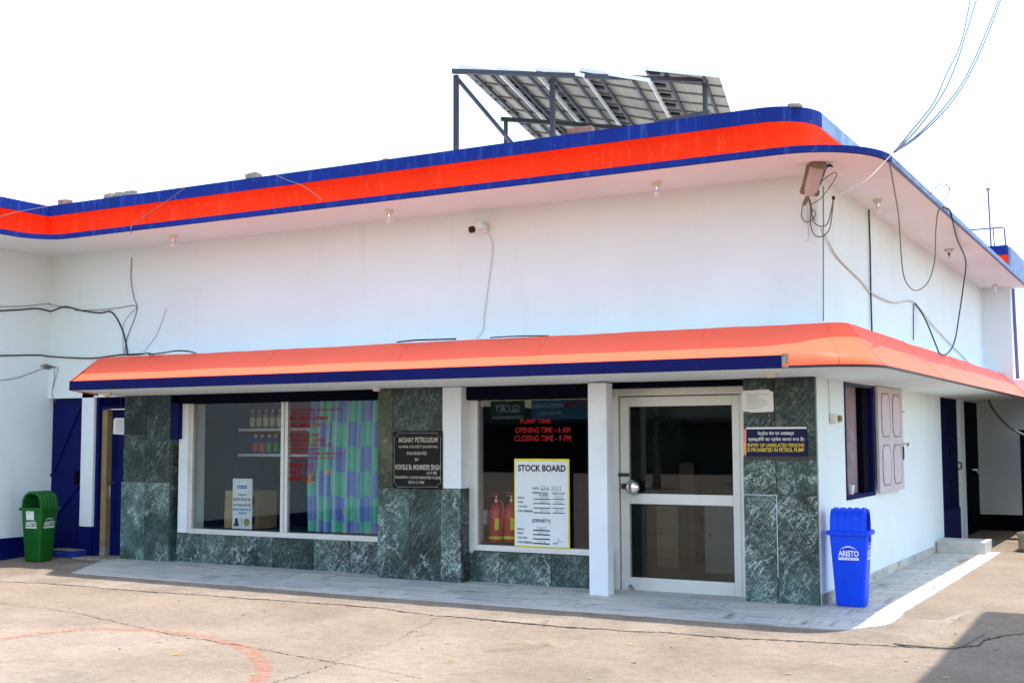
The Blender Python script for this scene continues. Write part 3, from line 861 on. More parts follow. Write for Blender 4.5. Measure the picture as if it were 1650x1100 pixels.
# ---- side wall with window, doors
def sidewall(y0, y1, z0, z1): part(Bx(-.2, .0, y0, y1, z0, z1), 'side_wall', WHITE)
sidewall(.05, 1.11, -.05, 2.24); sidewall(1.11, 2.44, -.05, .96); sidewall(1.11, 2.44, 2.235, 2.24); sidewall(2.44, 6.8, -.05, 2.24)
sidewall(6.8, 8.52, 2.265, 2.3); sidewall(8.52, 8.93, -.05, 2.3)
part(Bx(-.2, SX - .003, .36, 11.0, 2.30, 2.4), 'side_wall', WHITE)
y = .0
i = 0
while y < 6.7:
    y1 = min(y + .58, 6.75)
    part(Bx(.001, .018, y + .003, y1 - .003, -.03, .105), 'skirting_tile', TILEY, bevel=.003, seg=1); y = y1
sw = D.objects.new('side_window', None); COL.objects.link(sw); sw.parent = bld
part(Bx(-.14, .006, 1.112, 1.17, .97, 2.232), 'window_frame', NAVY, sw, bevel=.004)
part(Bx(-.14, .008, 2.37, 2.438, .97, 2.232), 'window_frame', NAVY, sw, bevel=.004)
part(Bx(-.14, .010, 1.172, 2.368, 2.17, 2.232), 'window_frame', painted('grey_blue_paint', (.05, .065, .10), .6), sw, bevel=.004)
part(Bx(-.14, .012, 1.112, 2.438, .955, 1.0), 'window_frame', NAVY, sw, bevel=.006)
ib = part(Bx(-.13, -.11, 1.17, 2.37, 1.0, 2.17), 'inner_board', MAUVE, sw)
part(Bx(-.11, -.04, 2.1, 2.37, 1.0, 2.17), 'inner_stop', DARK, sw)
for z in (1.70, 1.45):
    part(MB().tube(smoothpath([(-.105, 1.68, z), (-.07, 1.67, z - .03), (-.07, 1.70, z - .10), (-.10, 1.72, z - .13)], 4), .008, 6), 'hook', LILAC, ib, smooth=True)
sh = part(Bx(.03, .065, 2.43, 3.78, .975, 2.20), 'shutter_leaf', LILAC, sw, bevel=.006)
for (a, c) in ((2.58, 3.02), (3.18, 3.62)):
    for (z0, z1) in ((1.06, 1.52), (1.62, 2.12)):
        k = .07
        poly = [(a + k, z0), (c - k, z0), (c, z0 + k), (c, z1 - k), (c - k, z1), (a + k, z1), (a, z1 - k), (a, z0 + k)]
        inn = [(a + k + .012, z0 + .03), (c - k - .012, z0 + .03), (c - .03, z0 + k + .012), (c - .03, z1 - k - .012), (c - k - .012, z1 - .03), (a + k + .012, z1 - .03), (a + .03, z1 - k - .012), (a + .03, z0 + k + .012)]
        b = MB(); b.v = [Vector((.066, p[0], p[1])) for p in poly] + [Vector((.052 + .02, (p[0] + q[0]) / 2, (p[1] + q[1]) / 2)) for p, q in zip(poly, inn)] + [Vector((.067, p[0], p[1])) for p in inn]
        b.f = [(i, (i + 1) % 8, 8 + (i + 1) % 8, 8 + i) for i in range(8)] + [(8 + i, 8 + (i + 1) % 8, 16 + (i + 1) % 8, 16 + i) for i in range(8)]
        part(b, 'panel_moulding', LILAC, sh)
        part(MB().tube([Vector((.0665, q[0], q[1])) for q in poly + [poly[0]]], .0075, 5), 'groove_shade_line', MAUVE, sh)  # mauve outline paints in the shade of the panel groove
        part(MB().prism(inn, 0, .0655, .070), 'raised_panel', LILAC, sh)
part(MB().tube([(.07, 3.70, 1.53), (.11, 3.72, 1.53), (.11, 3.84, 1.53), (.09, 3.86, 1.50)], .014, 6), 'latch', CHROME, sh, smooth=True)
part(MB().tube([(.075, 3.72, 1.5), (.08, 3.70, 1.38), (.08, 3.68, 1.34)], .009, 6), 'hasp', STEEL, sh, smooth=True)
part(MB().tube([(.05, 3.78, 1.93), (.06, 3.88, 1.93)], .008, 6), 'hinge_pin', STEEL, sh)
sdoor = part(Bx(-.12, -.05, 6.802, 8.518, -.02, 2.262), 'side_door', painted('side_door_navy', (.006, .009, .045), .85, .15, 3, .1, 40, .04, dirt=((.02, .025, .07), 5, .6, .6)), bevel=.005)
for (a, c) in ((7.0, 7.55), (7.75, 8.3)):
    for (z0, z1) in ((.55, .95), (1.05, 1.55), (1.65, 2.1)):
        part(Bx(-.05, -.035, a, c, z0, z1), 'door_panel', sdoor.data.materials[0], sdoor, bevel=.012)
part(Bx(-.049, -.03, 6.81, 8.50, .0, .52), 'kick_plate', painted('kick_plate_navy', (.010, .014, .07), .7, .15, 3, .1, 40, .06), sdoor, bevel=.003)
part(MB().tube([(-.04, 8.35, 1.1), (.02, 8.36, 1.12), (.02, 8.38, 1.2), (-.04, 8.38, 1.22)], .014, 6), 'door_handle', STEEL, sdoor, smooth=True)
part(Bx(-.16, -.10, 8.94, 10.985, -.02, 2.35), 'back_door', DARK, bevel=.006)
bdp = bld.children[-1] if False else None
for z in (.8, 1.25, 1.9):
    part(Bx(-.10, -.085, 8.98, 10.9, z - .02, z + .02), 'door_batten', DARK, bevel=.004)
part(MB().tube([(-.09, 10.2, 1.05), (-.03, 10.22, 1.05), (-.03, 10.4, 1.0)], .018, 6), 'back_door_lock', CHROME, smooth=True)
part(Bx(.02, .66, 6.05, 6.7, -.03, .17), 'side_step', painted('worn_step_paint', (.50, .49, .46), .7, .12, 3, .2, 40, .2, dirt=((.3, .28, .25), 4, .55, .6)), bevel=.008)
part(Bx(.03, .16, 6.04, 6.05, -.0, .105), 'skirting_tile', TILEX)

# ---- interior shell
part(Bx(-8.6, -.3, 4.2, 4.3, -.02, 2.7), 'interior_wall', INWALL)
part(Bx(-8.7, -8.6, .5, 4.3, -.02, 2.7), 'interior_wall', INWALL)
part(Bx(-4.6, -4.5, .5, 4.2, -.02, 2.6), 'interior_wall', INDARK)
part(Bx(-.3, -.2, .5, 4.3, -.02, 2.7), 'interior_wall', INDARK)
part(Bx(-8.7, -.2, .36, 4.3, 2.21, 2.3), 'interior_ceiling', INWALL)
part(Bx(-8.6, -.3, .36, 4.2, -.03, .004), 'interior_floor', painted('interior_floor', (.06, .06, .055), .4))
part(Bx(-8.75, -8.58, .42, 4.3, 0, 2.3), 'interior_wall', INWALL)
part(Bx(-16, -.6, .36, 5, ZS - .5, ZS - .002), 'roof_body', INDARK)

# ================================================================== REAR BUILDING
rb = thing('rear_building', 'distant roof block with blue and orange bands and a pipe railing, behind the side wall', 'building')
part(Bx(-6, .14, 14, 19, -.1, 5.0), 'wall', WHITE, rb)
part(Bx(-6, .15, 13.98, 19, 5.001, 5.22), 'orange_band', ORANGE, rb)
part(Bx(-6, .15, 13.97, 19, 5.221, 5.41), 'blue_band', NAVYF, rb)
part(Bx(.151, .21, 13.99, 19, 4.9, 5.38), 'side_cap', NAVYPALE, rb, bevel=.02)
rl = D.objects.new('railing', None); COL.objects.link(rl); rl.parent = rb
part(MB().tube([(-3, 14.05, 5.78), (.06, 14.05, 5.78), (.095, 14.05, 5.75), (.11, 14.05, 5.41)], .018, 8), 'top_rail', POLE, rl, smooth=True)
for x in (-2.4, -1.5, -.7, -.10):
    part(MB().tube([(x, 14.05, 5.41), (x - .015, 14.05, 5.78)], .014, 8), 'baluster', POLE, rl, smooth=True)
pole = MB().tube([(-.182, 14.2, 5.41), (-.205, 14.2, 6.6)], .018, 8).build('antenna_pole', POLE, smooth=True)
tag(pole, 'thin upright steel pole with a small cap on the far roof block', 'pole')
MB().box(-.25, -.16, 14.16, 14.24, 6.6, 6.62).build('pole_cap', POLE, pole)

# ================================================================== ROOF: SOLAR PANELS
rack = thing('solar_rack', 'dark steel rack of posts and rails carrying the solar panels on the roof', 'rack')
zr = 5.80
ra, rb_, rc_ = onz(728, 115, zr), onz(890, 123, zr), onz(1137, 130, zr)
part(MB().bar(ra, rc_ + (rc_ - rb_).normalized() * .02, .05, .05), 'top_rail', STEEL, rack)
for px, py in ((735, 118), (890, 124), (1136, 130)):
    q = onz(px, py, zr)
    part(MB().bar((q.x, q.y, 4.28), (q.x, q.y, zr - .026), .05), 'post', STEEL, rack)
q = onz(735, 120, zr)
part(MB().bar(q + Vector((.02, 0, -.06)), onz(812, 240, zr - 1.25) * 0 + Vector((q.x + .95, q.y + .8, 4.35)), .04), 'brace', STEEL, rack)
r2a, r2b = onz(807, 192, 5.62), onz(1010, 207, 5.62)
part(MB().bar(r2a, r2b + (r2b - r2a) * .6, .05), 'lower_rail', STEEL, rack)
q = onz(815, 193, 5.62)
part(MB().bar((q.x, q.y, 4.28), (q.x, q.y, 5.6), .04), 'post', STEEL, rack)
part(MB().bar(ony(1056, 200, .9), ony(1144, 182, .9), .06), 'foot_beam', STEEL, rack)
zc = lambda a, c: (700 + a / 3.173, 80 + c / 3.173)
AV = Vector((.968, .252, 0)); BV = Vector((-.25, .9677, .02)).normalized()
strips = [((125, 82), (330, 112)), ((320, 92), (530, 122)), ((520, 95), (765, 127)), ((742, 97), (1100, 152)), ((1075, 93), (1465, 130))]
words = ('first', 'second', 'third', 'fourth', 'fifth')
LEN = 4.0
for i, (a, c) in enumerate(strips):
    NL = onz(*zc(*a), 5.92)
    # near right corner: in the vertical plane through NL along AV
    d = ray(*zc(*c)); nrm = Vector((AV.y, -AV.x, 0)); t = (NL - CAM).dot(nrm) / d.dot(nrm); NR = CAM + d * t
    W = NR - NL; wl = W.length; Wn = W.normalized(); Nn = Wn.cross(BV).normalized()
    pt = lambda u, v, h: NL + Wn * u + BV * v + Nn * h
    pv = thing('solar_array', ('%s solar panel row from the left on the roof rack, seen from below' % words[i]) if i < 4 else 'rightmost and widest solar panel row on the roof rack, seen from below', 'solar panel', NL, 'solar panels on the roof')
    def slab(u0, u1, v0, v1, h0, h1, name, m):
        b = MB(); b.v = [pt(u, v, h) - NL for h in (h0, h1) for u, v in ((u0, v0), (u1, v0), (u1, v1), (u0, v1))]
        b.f = [(0, 3, 2, 1), (4, 5, 6, 7), (0, 1, 5, 4), (1, 2, 6, 5), (2, 3, 7, 6), (3, 0, 4, 7)]
        return b.build(name, m, pv)
    LNg = LEN - i * .25
    slab(.015, wl - .015, .015, LNg - .015, .0, .004, 'back_sheet', PVBACK)
    slab(.015, wl - .015, .015, LNg - .015, .005, .01, 'cell_face', PVCELL)
    n_mod = 6
    slab(.0, wl, .0, .014, -.03, .012, 'near_frame', ALU)
    slab(.0, wl, LNg - .014, LNg, -.03, .012, 'far_frame', ALU)
    slab(.0, .014, .015, LNg - .015, -.03, .012, 'side_frame', ALU)
    slab(wl - .014, wl, .015, LNg - .015, -.03, .012, 'side_frame', ALU)
    for k in range(1, n_mod):
        v = LNg * k / n_mod
        slab(.016, wl - .016, v - .02, v + .02, -.02, -.001, 'module_joint', PVJOINT)
        slab(.03, .03 + min(.13, wl * .25), v + .16, v + .26, -.025, -.001, 'junction_box', BLACK)
    slab(.03, .03 + min(.13, wl * .25), .10, .20, -.025, -.001, 'junction_box', BLACK)
    for u in (.28, .78):
        slab(wl * u - .015, wl * u + .015, .02, LNg - .02, -.055, -.0205, 'purlin', STEEL)
    if wl > .7:
        for u in (.45, .62): slab(wl * u - .004, wl * u + .004, .02, LNg - .02, -.004, -.001, 'cell_gap', PVGAP)

# bricks and stones left on the parapet
def lump(name, p, sx, sy, sz, m, label, rz=0, seed=0):
    b = Bx(-sx / 2, sx / 2, -sy / 2, sy / 2, 0, sz)
    o = b.build(name, m, None, bevel=.012, seg=2)
    for v in o.data.vertices: v.co += Vector([noise.noise(v.co * 18 + Vector((seed, k, 0))) * .012 for k in (1, 5, 9)])
    o.location = p; o.rotation_euler = (0, 0, rz)
    return tag(o, label, 'brick', 'loose bricks on the roof edge')
zt = ZS + .481
for i, (px, py, sx, m, lb) in enumerate(((103, 333, .16, BRICK, 'reddish brick on the parapet nearest the inner corner'), (176, 322, .16, STONE, 'grey weathered brick, left of the three in a row on the parapet'), (193, 319, .12, STONE, 'small grey weathered brick, middle of three on the parapet'), (209, 317, .14, STONE, 'grey weathered brick, right of three in a row on the parapet'), (407, 289, .18, STONE, 'lone grey brick on the parapet left of the solar rack'), (935, 216, .26, BRICK, 'red brick slab on the parapet under the solar panels'), (1277, 178, .12, STONE, 'flat pale stone on the parapet near the rounded corner'), (622, 258, .07, STONE, 'small pebble on the parapet left of the solar rack'))):
    q = ony(px, py, -.74)
    lump('brick', (q.x, -.72 if px < 1200 else -.66, zt), sx, .11, .075 if i not in (6, 7) else .03, m, lb, random.uniform(-.2, .2), i)

# ================================================================== LAMPS
def bulb(px, py, label, dark=False):
    q = onz(px, py, ZS)
    t = thing('light_bulb', label, 'light bulb', (q.x, q.y, ZS), 'bulbs under the roof overhang')
    t.scale = (.95, .95, .95)
    MB().lathe([(.03, -.055), (.045, -.045), (.055, -.012), (.055, 0)], (0, 0, 0), 16).build('ceiling_rose', CREAM, t, smooth=True)
    MB().lathe([(.018, -.085), (.02, -.056)], (0, 0, 0), 12).build('bulb_cap', STEEL if dark else CHROME, t, smooth=True)
    MB().lathe([(.006, -.165), (.024, -.158), (.034, -.138), (.033, -.12), (.022, -.1), (.017, -.086)], (0, 0, 0), 14).build('glass_bulb', BULBG, t, smooth='all')
    if dark: MB().lathe([(.07, -.004), (.07, .0)], (0, 0, -.001), 16).build('ceiling_hole', BLACK, t)
    return t
bulb(279, 379, 'bulb and holder under the front roof overhang, leftmost')
bulb(627, 338, 'bulb under the front roof overhang, left of the security camera')
bulb(1058, 293, 'bulb under the front roof overhang, nearest the floodlight')
bulb(1414, 321, 'bulb under the side overhang, nearest the rounded corner')
bulb(1529, 402, 'bulb in a dark hole in the middle of the side overhang', True)
bulb(1603, 458, 'bulb under the far end of the side overhang, above the return wall')
def holder(px, py, label, z=2.222):
    q = onz(px, py, z)
    zz = 2.208 + .0138 * max(0, min(1, (WY - q.y) / 1.4))
    t = thing('lamp_holder', label, 'lamp holder', (q.x, q.y, zz), 'empty lamp holders under the canopy')
    MB().lathe([(.028, -.05), (.04, -.045), (.055, -.012), (.06, .003)], (0, 0, 0), 14).build('shell', CREAM, t, smooth=True)
    MB().lathe([(.012, -.056), (.012, -.049)], (0, 0, 0), 8).build('socket', BLACK, t)
holder(173, 632, 'empty lamp holder under the left end of the canopy')
holder(607, 622, 'empty lamp holder under the canopy at the plaque pillar')
holder(1242, 599, 'empty lamp holder under the canopy at the corner pillar')

# floodlight at the corner
A = ony(1318, 257, -.34); Bp = ony(1303, 314, -.20)
fl = thing('floodlight', 'old rusty street-type floodlight hanging at the roof corner', 'lamp', A)
ax = (Bp - A); ln = ax.length; ax.normalize(); rt = Vector((.9, .42, 0)); rt = (rt - ax * rt.dot(ax)).normalized(); nn = rt.cross(ax).normalized()
if nn.y > 0: nn = -nn
def FP(u, v, h): return rt * u * .76 + ax * v + nn * h
def fl_box(pts, h0, h1, name, m, bev=.008):
    b = MB(); n = len(pts); b.v = [FP(u, v, h0) for u, v in pts] + [FP(u, v, h1) for u, v in pts]
    b.f = [tuple(range(n))[::-1], tuple(range(n, 2 * n))] + [(i, (i + 1) % n, n + (i + 1) % n, n + i) for i in range(n)]
    return b.build(name, m, fl, bevel=bev)
fl_box([(-.10, -.0), (.10, -.0), (.11, .06), (-.11, .06)], -.03, .09, 'gear_housing', RUST, .015)
fl_box([(-.11, .05), (.11, .05), (.105, ln), (-.105, ln)], -.05, .02, 'housing', RUST, .01)
fl_box([(-.092, .06), (.092, .06), (.085, ln - .05), (.04, ln), (-.05, ln), (-.085, ln - .05)], .012, .06, 'cover', LENS, .02)
for s_ in (-1, 1):
    for v in (.09, ln - .06):
        fl_box([(s_ * .105 - .015, v), (s_ * .105 + .015, v), (s_ * .105 + .015, v + .05), (s_ * .105 - .015, v + .05)], -.01, .035, 'clip', RUST, .003)
b = MB().tube([FP(0, ln - .02, -.02), FP(.0, ln + .05, -.03), FP(-.01, ln + .12, -.05)], .02, 8); b.build('neck', RUST, fl, smooth=True)
q = ony(1318, 262, -.42)
MB().tube([FP(.11, .05, .02), FP(.16, .03, .03), FP(.2, .04, .03)], [.012, .016, .006], 6).build('cable_stub', BLACK, fl, smooth=True)
cw = ony(1298, 322, WY - .015); cw2 = ony(1298, 387, WY - .015)
tag(MB().box(cw.x - .016, cw.x + .016, WY - .03, WY - .001, cw2.z, cw.z).build('cable_duct', WHITE2), 'short white plastic duct on the wall under the floodlight', 'duct')

# security camera
cc = ony(785, 366, WY)
cv = thing('security_camera', 'small bullet security camera on a white box on the front wall', 'camera', (cc.x, WY, cc.z))
Bx(-.055, .055, -.045, -.001, -.06, .06).build('junction_box', WHITE2, cv, bevel=.006)
MB().lathe([(.026, -.19), (.034, -.185), (.036, -.06), (.03, -.045)], (0, 0, 0), 16, 'y').build('camera_body', WHITE2, cv, smooth=True)
cv.children[-1].rotation_euler = (R(14), 0, R(-28)); cv.children[-1].location = (-.03, -.01, .0)
MB().lathe([(.03, -.2), (.038, -.197), (.038, -.15), (.033, -.149)], (0, 0, 0), 16, 'y').build('lens_hood', BLACK, cv, smooth=True)
cv.children[-1].rotation_euler = (R(14), 0, R(-28)); cv.children[-1].location = (-.03, -.01, .0)

# ================================================================== CABLES
def cable(pts, r, m, label, k=6, name='cable', n=5):
    o = MB().tube(smoothpath(pts, k), r, n).build(name, m, None, smooth='all')
    return tag(o, label, 'cable', 'wires on the walls')
yw = WY - .012
def W_(l, y=yw): return [ony(a, c, y) for a, c in l]
def S_(l, x=SX + .012): return [onx(a, c, x) for a, c in l]
def wl_(l):
    out = []; last = None
    for a, c in l:
        if last and last[0] < 84 <= a:
            t = (84 - last[0]) / (a - last[0]); z = ony(84, last[1] + (c - last[1]) * t, yw).z
            out += [Vector((XW + .012, yw - .03, z)), Vector((XW + .03, yw, z))]
        out.append(onx(a, c, XW + .012) if a < 84 else ony(a, c, yw)); last = (a, c)
    return out
cable(wl_([(-10, 501), (30, 499), (60, 497), (84, 501), (105, 494), (130, 500), (160, 504), (178, 502), (190, 516), (200, 540), (206, 572)]), .010, BLACK, 'thick black bundled cable sagging from the wing wall to the canopy')
cable(wl_([(-10, 494), (40, 493), (78, 489), (110, 497)]), .004, WIREG, 'thin grey wire above the thick black cable on the wing wall')
cable(wl_([(120, 500), (160, 499), (190, 496), (215, 492), (221, 496)]), .0045, WIREG, 'thin grey wire running right to the wall hook')
cable(wl_([(-10, 573), (60, 572), (110, 576), (150, 577), (190, 572), (230, 570)]), .010, BLACK, 'black cable running level along the wing wall to the canopy top')
cable(wl_([(-10, 613), (25, 609), (60, 597), (75, 592)]), .004, WIREG, 'thin wire rising to the wire tangle beside the blue door')
cable(wl_([(66, 590), (75, 587), (84, 591), (78, 594), (70, 592), (82, 588), (90, 592)]), .008, WIREG, 'tangle of bare wire ends on the wall beside the blue door')
cable(wl_([(86, 592), (88, 605), (86, 618), (84, 635), (90, 648)]), .0035, WIREG, 'loose wire end hanging over the blue steel door')
cable(wl_([(94, 590), (92, 602), (88, 614), (86, 626)]), .0035, WIREG, 'second short wire end hanging beside the blue steel door')
cable([ony(212, 364, -.915), ony(211, 372, -.93)] + W_([(214, 392), (212, 420), (211, 450), (216, 480), (221, 495), (216, 515), (208, 535), (203, 552), (201, 571)]), .0055, WIREG, 'grey wire dropping from the roof edge down the front wall at left')
cable([ony(298, 303, -.92), ony(250, 337, -.93), ony(222, 355, -.93), ony(211, 366, -.93)], .004, WIREG, 'pale wire crossing the orange parapet at left')
cable([ony(440, 280, -.93), ony(462, 290, -.93), ony(488, 300, -.93), ony(520, 322, -.93)], .0035, WIREG, 'faint wire crossing the parapet left of the solar rack')
cable([onx(-10, 352, -9.88), onx(30, 341, -9.9), onx(76, 333, -9.95)], .004, WIREG, 'wire crossing the orange parapet of the wing')
cable(W_([(221, 495), (210, 505), (200, 520), (198, 540), (199, 570)]), .003, WIREG, 'thin wire from the wall hook down to the canopy')
cable(W_([(268, 498), (262, 515), (252, 540), (232, 566)]), .0025, WIREG, 'hair-thin wire on the white wall right of the wall hook')
cable(W_([(788, 378), (794, 395), (792, 420), (788, 450), (784, 480), (780, 510), (779, 530), (768, 545)]), .0055, WIREW, 'pale cable running from the security camera down the wall')
lz = 2.722
cable([onz(a, c, lz) for a, c in ((240, 571), (265, 568), (285, 565), (305, 566), (318, 570))], .009, BLACK, 'black cable looped on the canopy top near its left end')
cable([onz(a, c, lz) for a, c in ((205, 572), (222, 571), (238, 569), (246, 571))], .009, BLACK, 'short black cable coil on the left tip of the canopy')
cable([onz(a, c, lz) for a, c in ((640, 551), (670, 548), (700, 547), (735, 546))], .009, BLACK, 'black cable lying on the canopy top above the plaque pillar')
cable([onz(a, c, lz) for a, c in ((790, 544), (820, 542), (860, 541), (885, 541))], .007, BLACK, 'thin black cable lying on the canopy top above the stock board')
# bundle round the floodlight and along the side
jn = ony(1343, 319, -.45)
cable([jn, ony(1375, 303, -.5), ony(1400, 288, -.5), ony(1425, 262, -.45), ony(1440, 246, -.45)], .006, WIREW, 'pale service cable from the roof corner to the black joint')
cable([jn, ony(1338, 345, -.2), ony(1332, 362, 0), ony(1320, 364, .05), ony(1310, 355, .08), ony(1307, 330, .05), ony(1303, 318, .0)], .006, WIREG, 'grey wire looped below the floodlight, inner loop')
cable([jn, ony(1340, 350, -.2), ony(1336, 370, -.1), ony(1325, 381, 0), ony(1312, 378, .05), ony(1306, 360, .08), ony(1306, 335, .05), ony(1302, 318, .0)], .006, WIREG, 'grey wire looped below the floodlight, outer loop')
cable([ony(1303, 316, .0), ony(1294, 330, .05), ony(1292, 350, .1), ony(1300, 358, .1), ony(1310, 353, .08), ony(1314, 343, .05), ony(1305, 335, .05)], .0055, WIREG, 'grey wire hooked round the white duct')
cable([ony(1306, 330, .0), ony(1322, 320, -.2), ony(1338, 300, -.3), ony(1348, 283, -.35), ony(1344, 278, -.35), ony(1330, 287, -.35), ony(1321, 296, -.3)], .005, WIREG, 'grey wire bowed out to the right of the floodlight')
cable([ony(1322, 298, -.3), ony(1330, 275, -.4), ony(1335, 268, -.42)], .004, BLACK, 'short black wire beside the floodlight housing')
tag(MB().lathe([(.004, -.02), (.016, -.014), (.016, .014), (.004, .02)], jn, 8).build('wire_joint', BLACK), 'black taped wire joint hanging right of the floodlight', 'wire joint')
cable([ony(1308, 345, .1), onx(1330, 380, SX + .02), onx(1350, 415, SX + .015), onx(1385, 450, SX + .015), onx(1405, 472, SX + .02), onx(1440, 487, SX + .02), onx(1462, 484, SX + .02), onx(1476, 489, SX + .02), onx(1500, 520, SX + .02), onx(1530, 552, SX + .02), onx(1560, 582, SX + .02)], .009, WIREW, 'pale double cable sagging along the side wall to the canopy')
cable(S_([(1327, 300), (1327, 360), (1327, 430), (1327, 517)]), .005, WIREG, 'thin straight wire down the building corner', 3)
tag(MB().tube(S_([(1400, 338), (1402, 400), (1403, 470), (1405, 535)], SX + .02), .010, 8).build('conduit', STEEL, smooth=True), 'dark conduit running down the side wall above the canopy', 'pipe')
tag(MB().tube(S_([(1472, 490), (1472, 548)], SX + .012), .007, 6).build('conduit', WIREG, smooth=True), 'short pale conduit on the side wall near the dangling cables', 'pipe')
ox = .80
cable([onx(1433, 262, ox), onx(1440, 300, ox - .1), onx(1448, 350, .5), onx(1452, 410, .4), onx(1458, 450, .4), onx(1475, 468, .4), onx(1495, 455, .45), onx(1506, 420, .5), onx(1508, 370, .7), onx(1513, 337, ox + .02), onx(1529, 310, ox + .06), onx(1527, 299, ox + .06), onx(1513, 298, ox + .06), onx(1500, 312, ox + .04)], .007, WIREG, 'grey cable hanging from the side roof edge in one big loop', 8)
cable([onx(1519, 334, ox + .02), onx(1530, 338, ox), onx(1536, 360, ox), onx(1542, 385, .6), onx(1556, 420, .5), onx(1553, 455, .45), onx(1545, 510, .4), onx(1538, 550, .4), onx(1527, 569, .42), onx(1515, 570, .42), onx(1509, 558, .35), onx(1498, 530, .25), onx(1486, 505, .1), onx(1474, 489, SX + .02)], .010, BLACK, 'black cable dangling from the side roof edge down to the canopy', 8)
cable([onx(1405, 590, .012), onx(1406, 608, .02), onx(1400, 617, .02)], .012, BLACK, 'black conduit elbow above the open shutter window', name='cable')
tag(MB().tube([onx(1335, 584, .012), onx(1338, 672, .012)], .008, 6).build('conduit', WHITE2), 'white conduit down to the switch by the corner pillar', 'pipe')
swq = onx(1342, 674, .01)
sb = thing('light_switch', 'small weathered switch box on the side wall left of the window', 'switch', swq)
Bx(-.005, .05, -.11, .11, -.045, .045).build('box', CREAM, sb, bevel=.006)
Bx(.05, .08, .0, .07, -.03, .03).build('knob', RUST, sb, bevel=.01)
# overhead service wires going up to the right
e0 = ony(1440, 246, -.45)
for i, (pl_, lb) in enumerate((([(1440, 246), (1470, 210), (1505, 165), (1525, 120), (1550, 65), (1566, -15)], 'overhead service wire, leftmost of four in the sky'), ([(1440, 246), (1478, 208), (1520, 150), (1542, 100), (1558, 50), (1578, -15)], 'overhead service wire, second from left in the sky'), ([(1440, 246), (1480, 216), (1520, 175), (1556, 125), (1590, 50), (1615, -15)], 'overhead service wire, second from right in the sky'), ([(1440, 246), (1482, 218), (1526, 174), (1560, 125), (1592, 55), (1618, -15)], 'overhead service wire, rightmost of four in the sky'))):
    cable([ony(a, c, -.45 + 2.4 * k) for k, (a, c) in enumerate(pl_)], .010, STEEL, lb)
# pipes at the far right
tag(MB().tube([ony(1632, 465, 11.4), ony(1640, 610, 11.4)], .03, 8).build('drain_pipe', POLE, smooth=True), 'violet upright pipe behind the end of the side canopy', 'pipe')
tag(MB().tube([ony(1628, 470, 11.15), ony(1630, 605, 11.15)], .02, 8).build('drain_pipe', WIREG, smooth=True), 'pale thin pipe on the edge of the return wall', 'pipe')
cable([ony(1588, 630, 9.5), ony(1596, 652, 9.3), ony(1610, 672, 9.0), ony(1630, 690, 8.6), ony(1660, 705, 8.2)], .02, WIREG, 'thick grey hose sagging under the far end of the side canopy')

# ================================================================== SIGNS
def rect_y(name, px, pl, th, m, label=None, cat=None, parent=None, bevel=.0):
    (x0, y0, x1, y1) = px
    a = ony(x0, y1, pl); c = ony(x1, y0, pl)
    o = Bx(a.x, c.x, pl, pl + th, a.z, c.z).build(name, m, parent, bevel=bevel)
    return tag(o, label, cat) if label else o
plq = rect_y('inauguration_plaque', (633.5, 694.5, 712.5, 786), -.022, .018, PLAQ, 'black granite plaque with engraved lettering on the middle marble pillar', 'plaque', bevel=.003)
T = lambda x, y: zpx(600, 670, 8.4625, x, y)
for s, x0, y0, x1, y1, bo in (("AKSHAY PETROLEUM", 355, 290, 888, 360, .014), ("ALAWAL PUR (DISTT JALANDHAR)", 358, 400, 890, 445, .008), ("INAUGURATED", 473, 485, 742, 528, .008), ("BY", 583, 575, 635, 612, .008), ("HON'BLE Sh. MOHINDER SINGH", 310, 655, 925, 730, .014), ("KAY PEE", 745, 755, 880, 795, .008), ("TRANSPORT & SPORTS MINISTER PUNJAB", 310, 815, 925, 862, .008), ("ON 5-12-1994", 490, 880, 706, 922, .008)):
    a = T(x0, y0); c = T(x1, y1)
    text_y(s, a[0], a[1], c[0], c[1], -.0235, SILVER, plq, 'engraved_lettering', bo)
bp = [(345, 232), (890, 232), (893, 270), (930, 285), (930, 915), (893, 930), (890, 965), (335, 965), (332, 930), (298, 910), (298, 285), (340, 272), (345, 232)]
MB().tube([ony(*T(*q), -.0225) for q in bp], .0018, 4).build('engraved_border', SILVER, plq)

sg = rect_y('entry_notice_sign', (1202.4, 687.4, 1299.6, 734.5), -.016, .012, SIGNB, 'navy Hindi and English entry-prohibited sign on the corner pillar', 'sign', bevel=.002)
T = lambda x, y: zpx(1180, 590, 6.47, x, y)
def strip_y(x0, y0, x1, y1, pl, m, parent, name):
    a = T(x0, y1); c = T(x1, y0); p = ony(*a, pl); q = ony(*c, pl)
    return Bx(p.x, q.x, pl, pl + .002, p.z, q.z).build(name, m, parent)
strip_y(145, 630, 772, 654, -.0175, PAPER, sg, 'white_strip')
strip_y(115, 655, 144, 780, -.0165, painted('faded_pink', (.75, .22, .22), .6), sg, 'pink_strip')
strip_y(115, 781, 144, 915, -.0165, painted('faded_orange', (.85, .32, .06), .6), sg, 'orange_strip')
for s, x0, y0, x1, y1, m in (("पेट्रोल पंप पर असंबद्ध", 262, 676, 645, 727, WTEXT), ("व्यक्तियों का प्रवेश करना मना है।", 165, 738, 750, 788, WTEXT), ("ENTRY OF UNRELATED PERSONS", 160, 803, 750, 840, YTEXT), ("IS PROHIBITED IN PETROL PUMP", 160, 850, 750, 890, YTEXT)):
    a = T(x0, y0); c = T(x1, y1)
    text_y(s, a[0], a[1], c[0], c[1], -.0185, m, sg, 'lettering', .009)
ledge = part(Bx(-.735, -.01, -.012, -.001, 1.395, 1.43), 'dark_ledge', painted('weathered_timber', (.06, .05, .04), .8), p3)
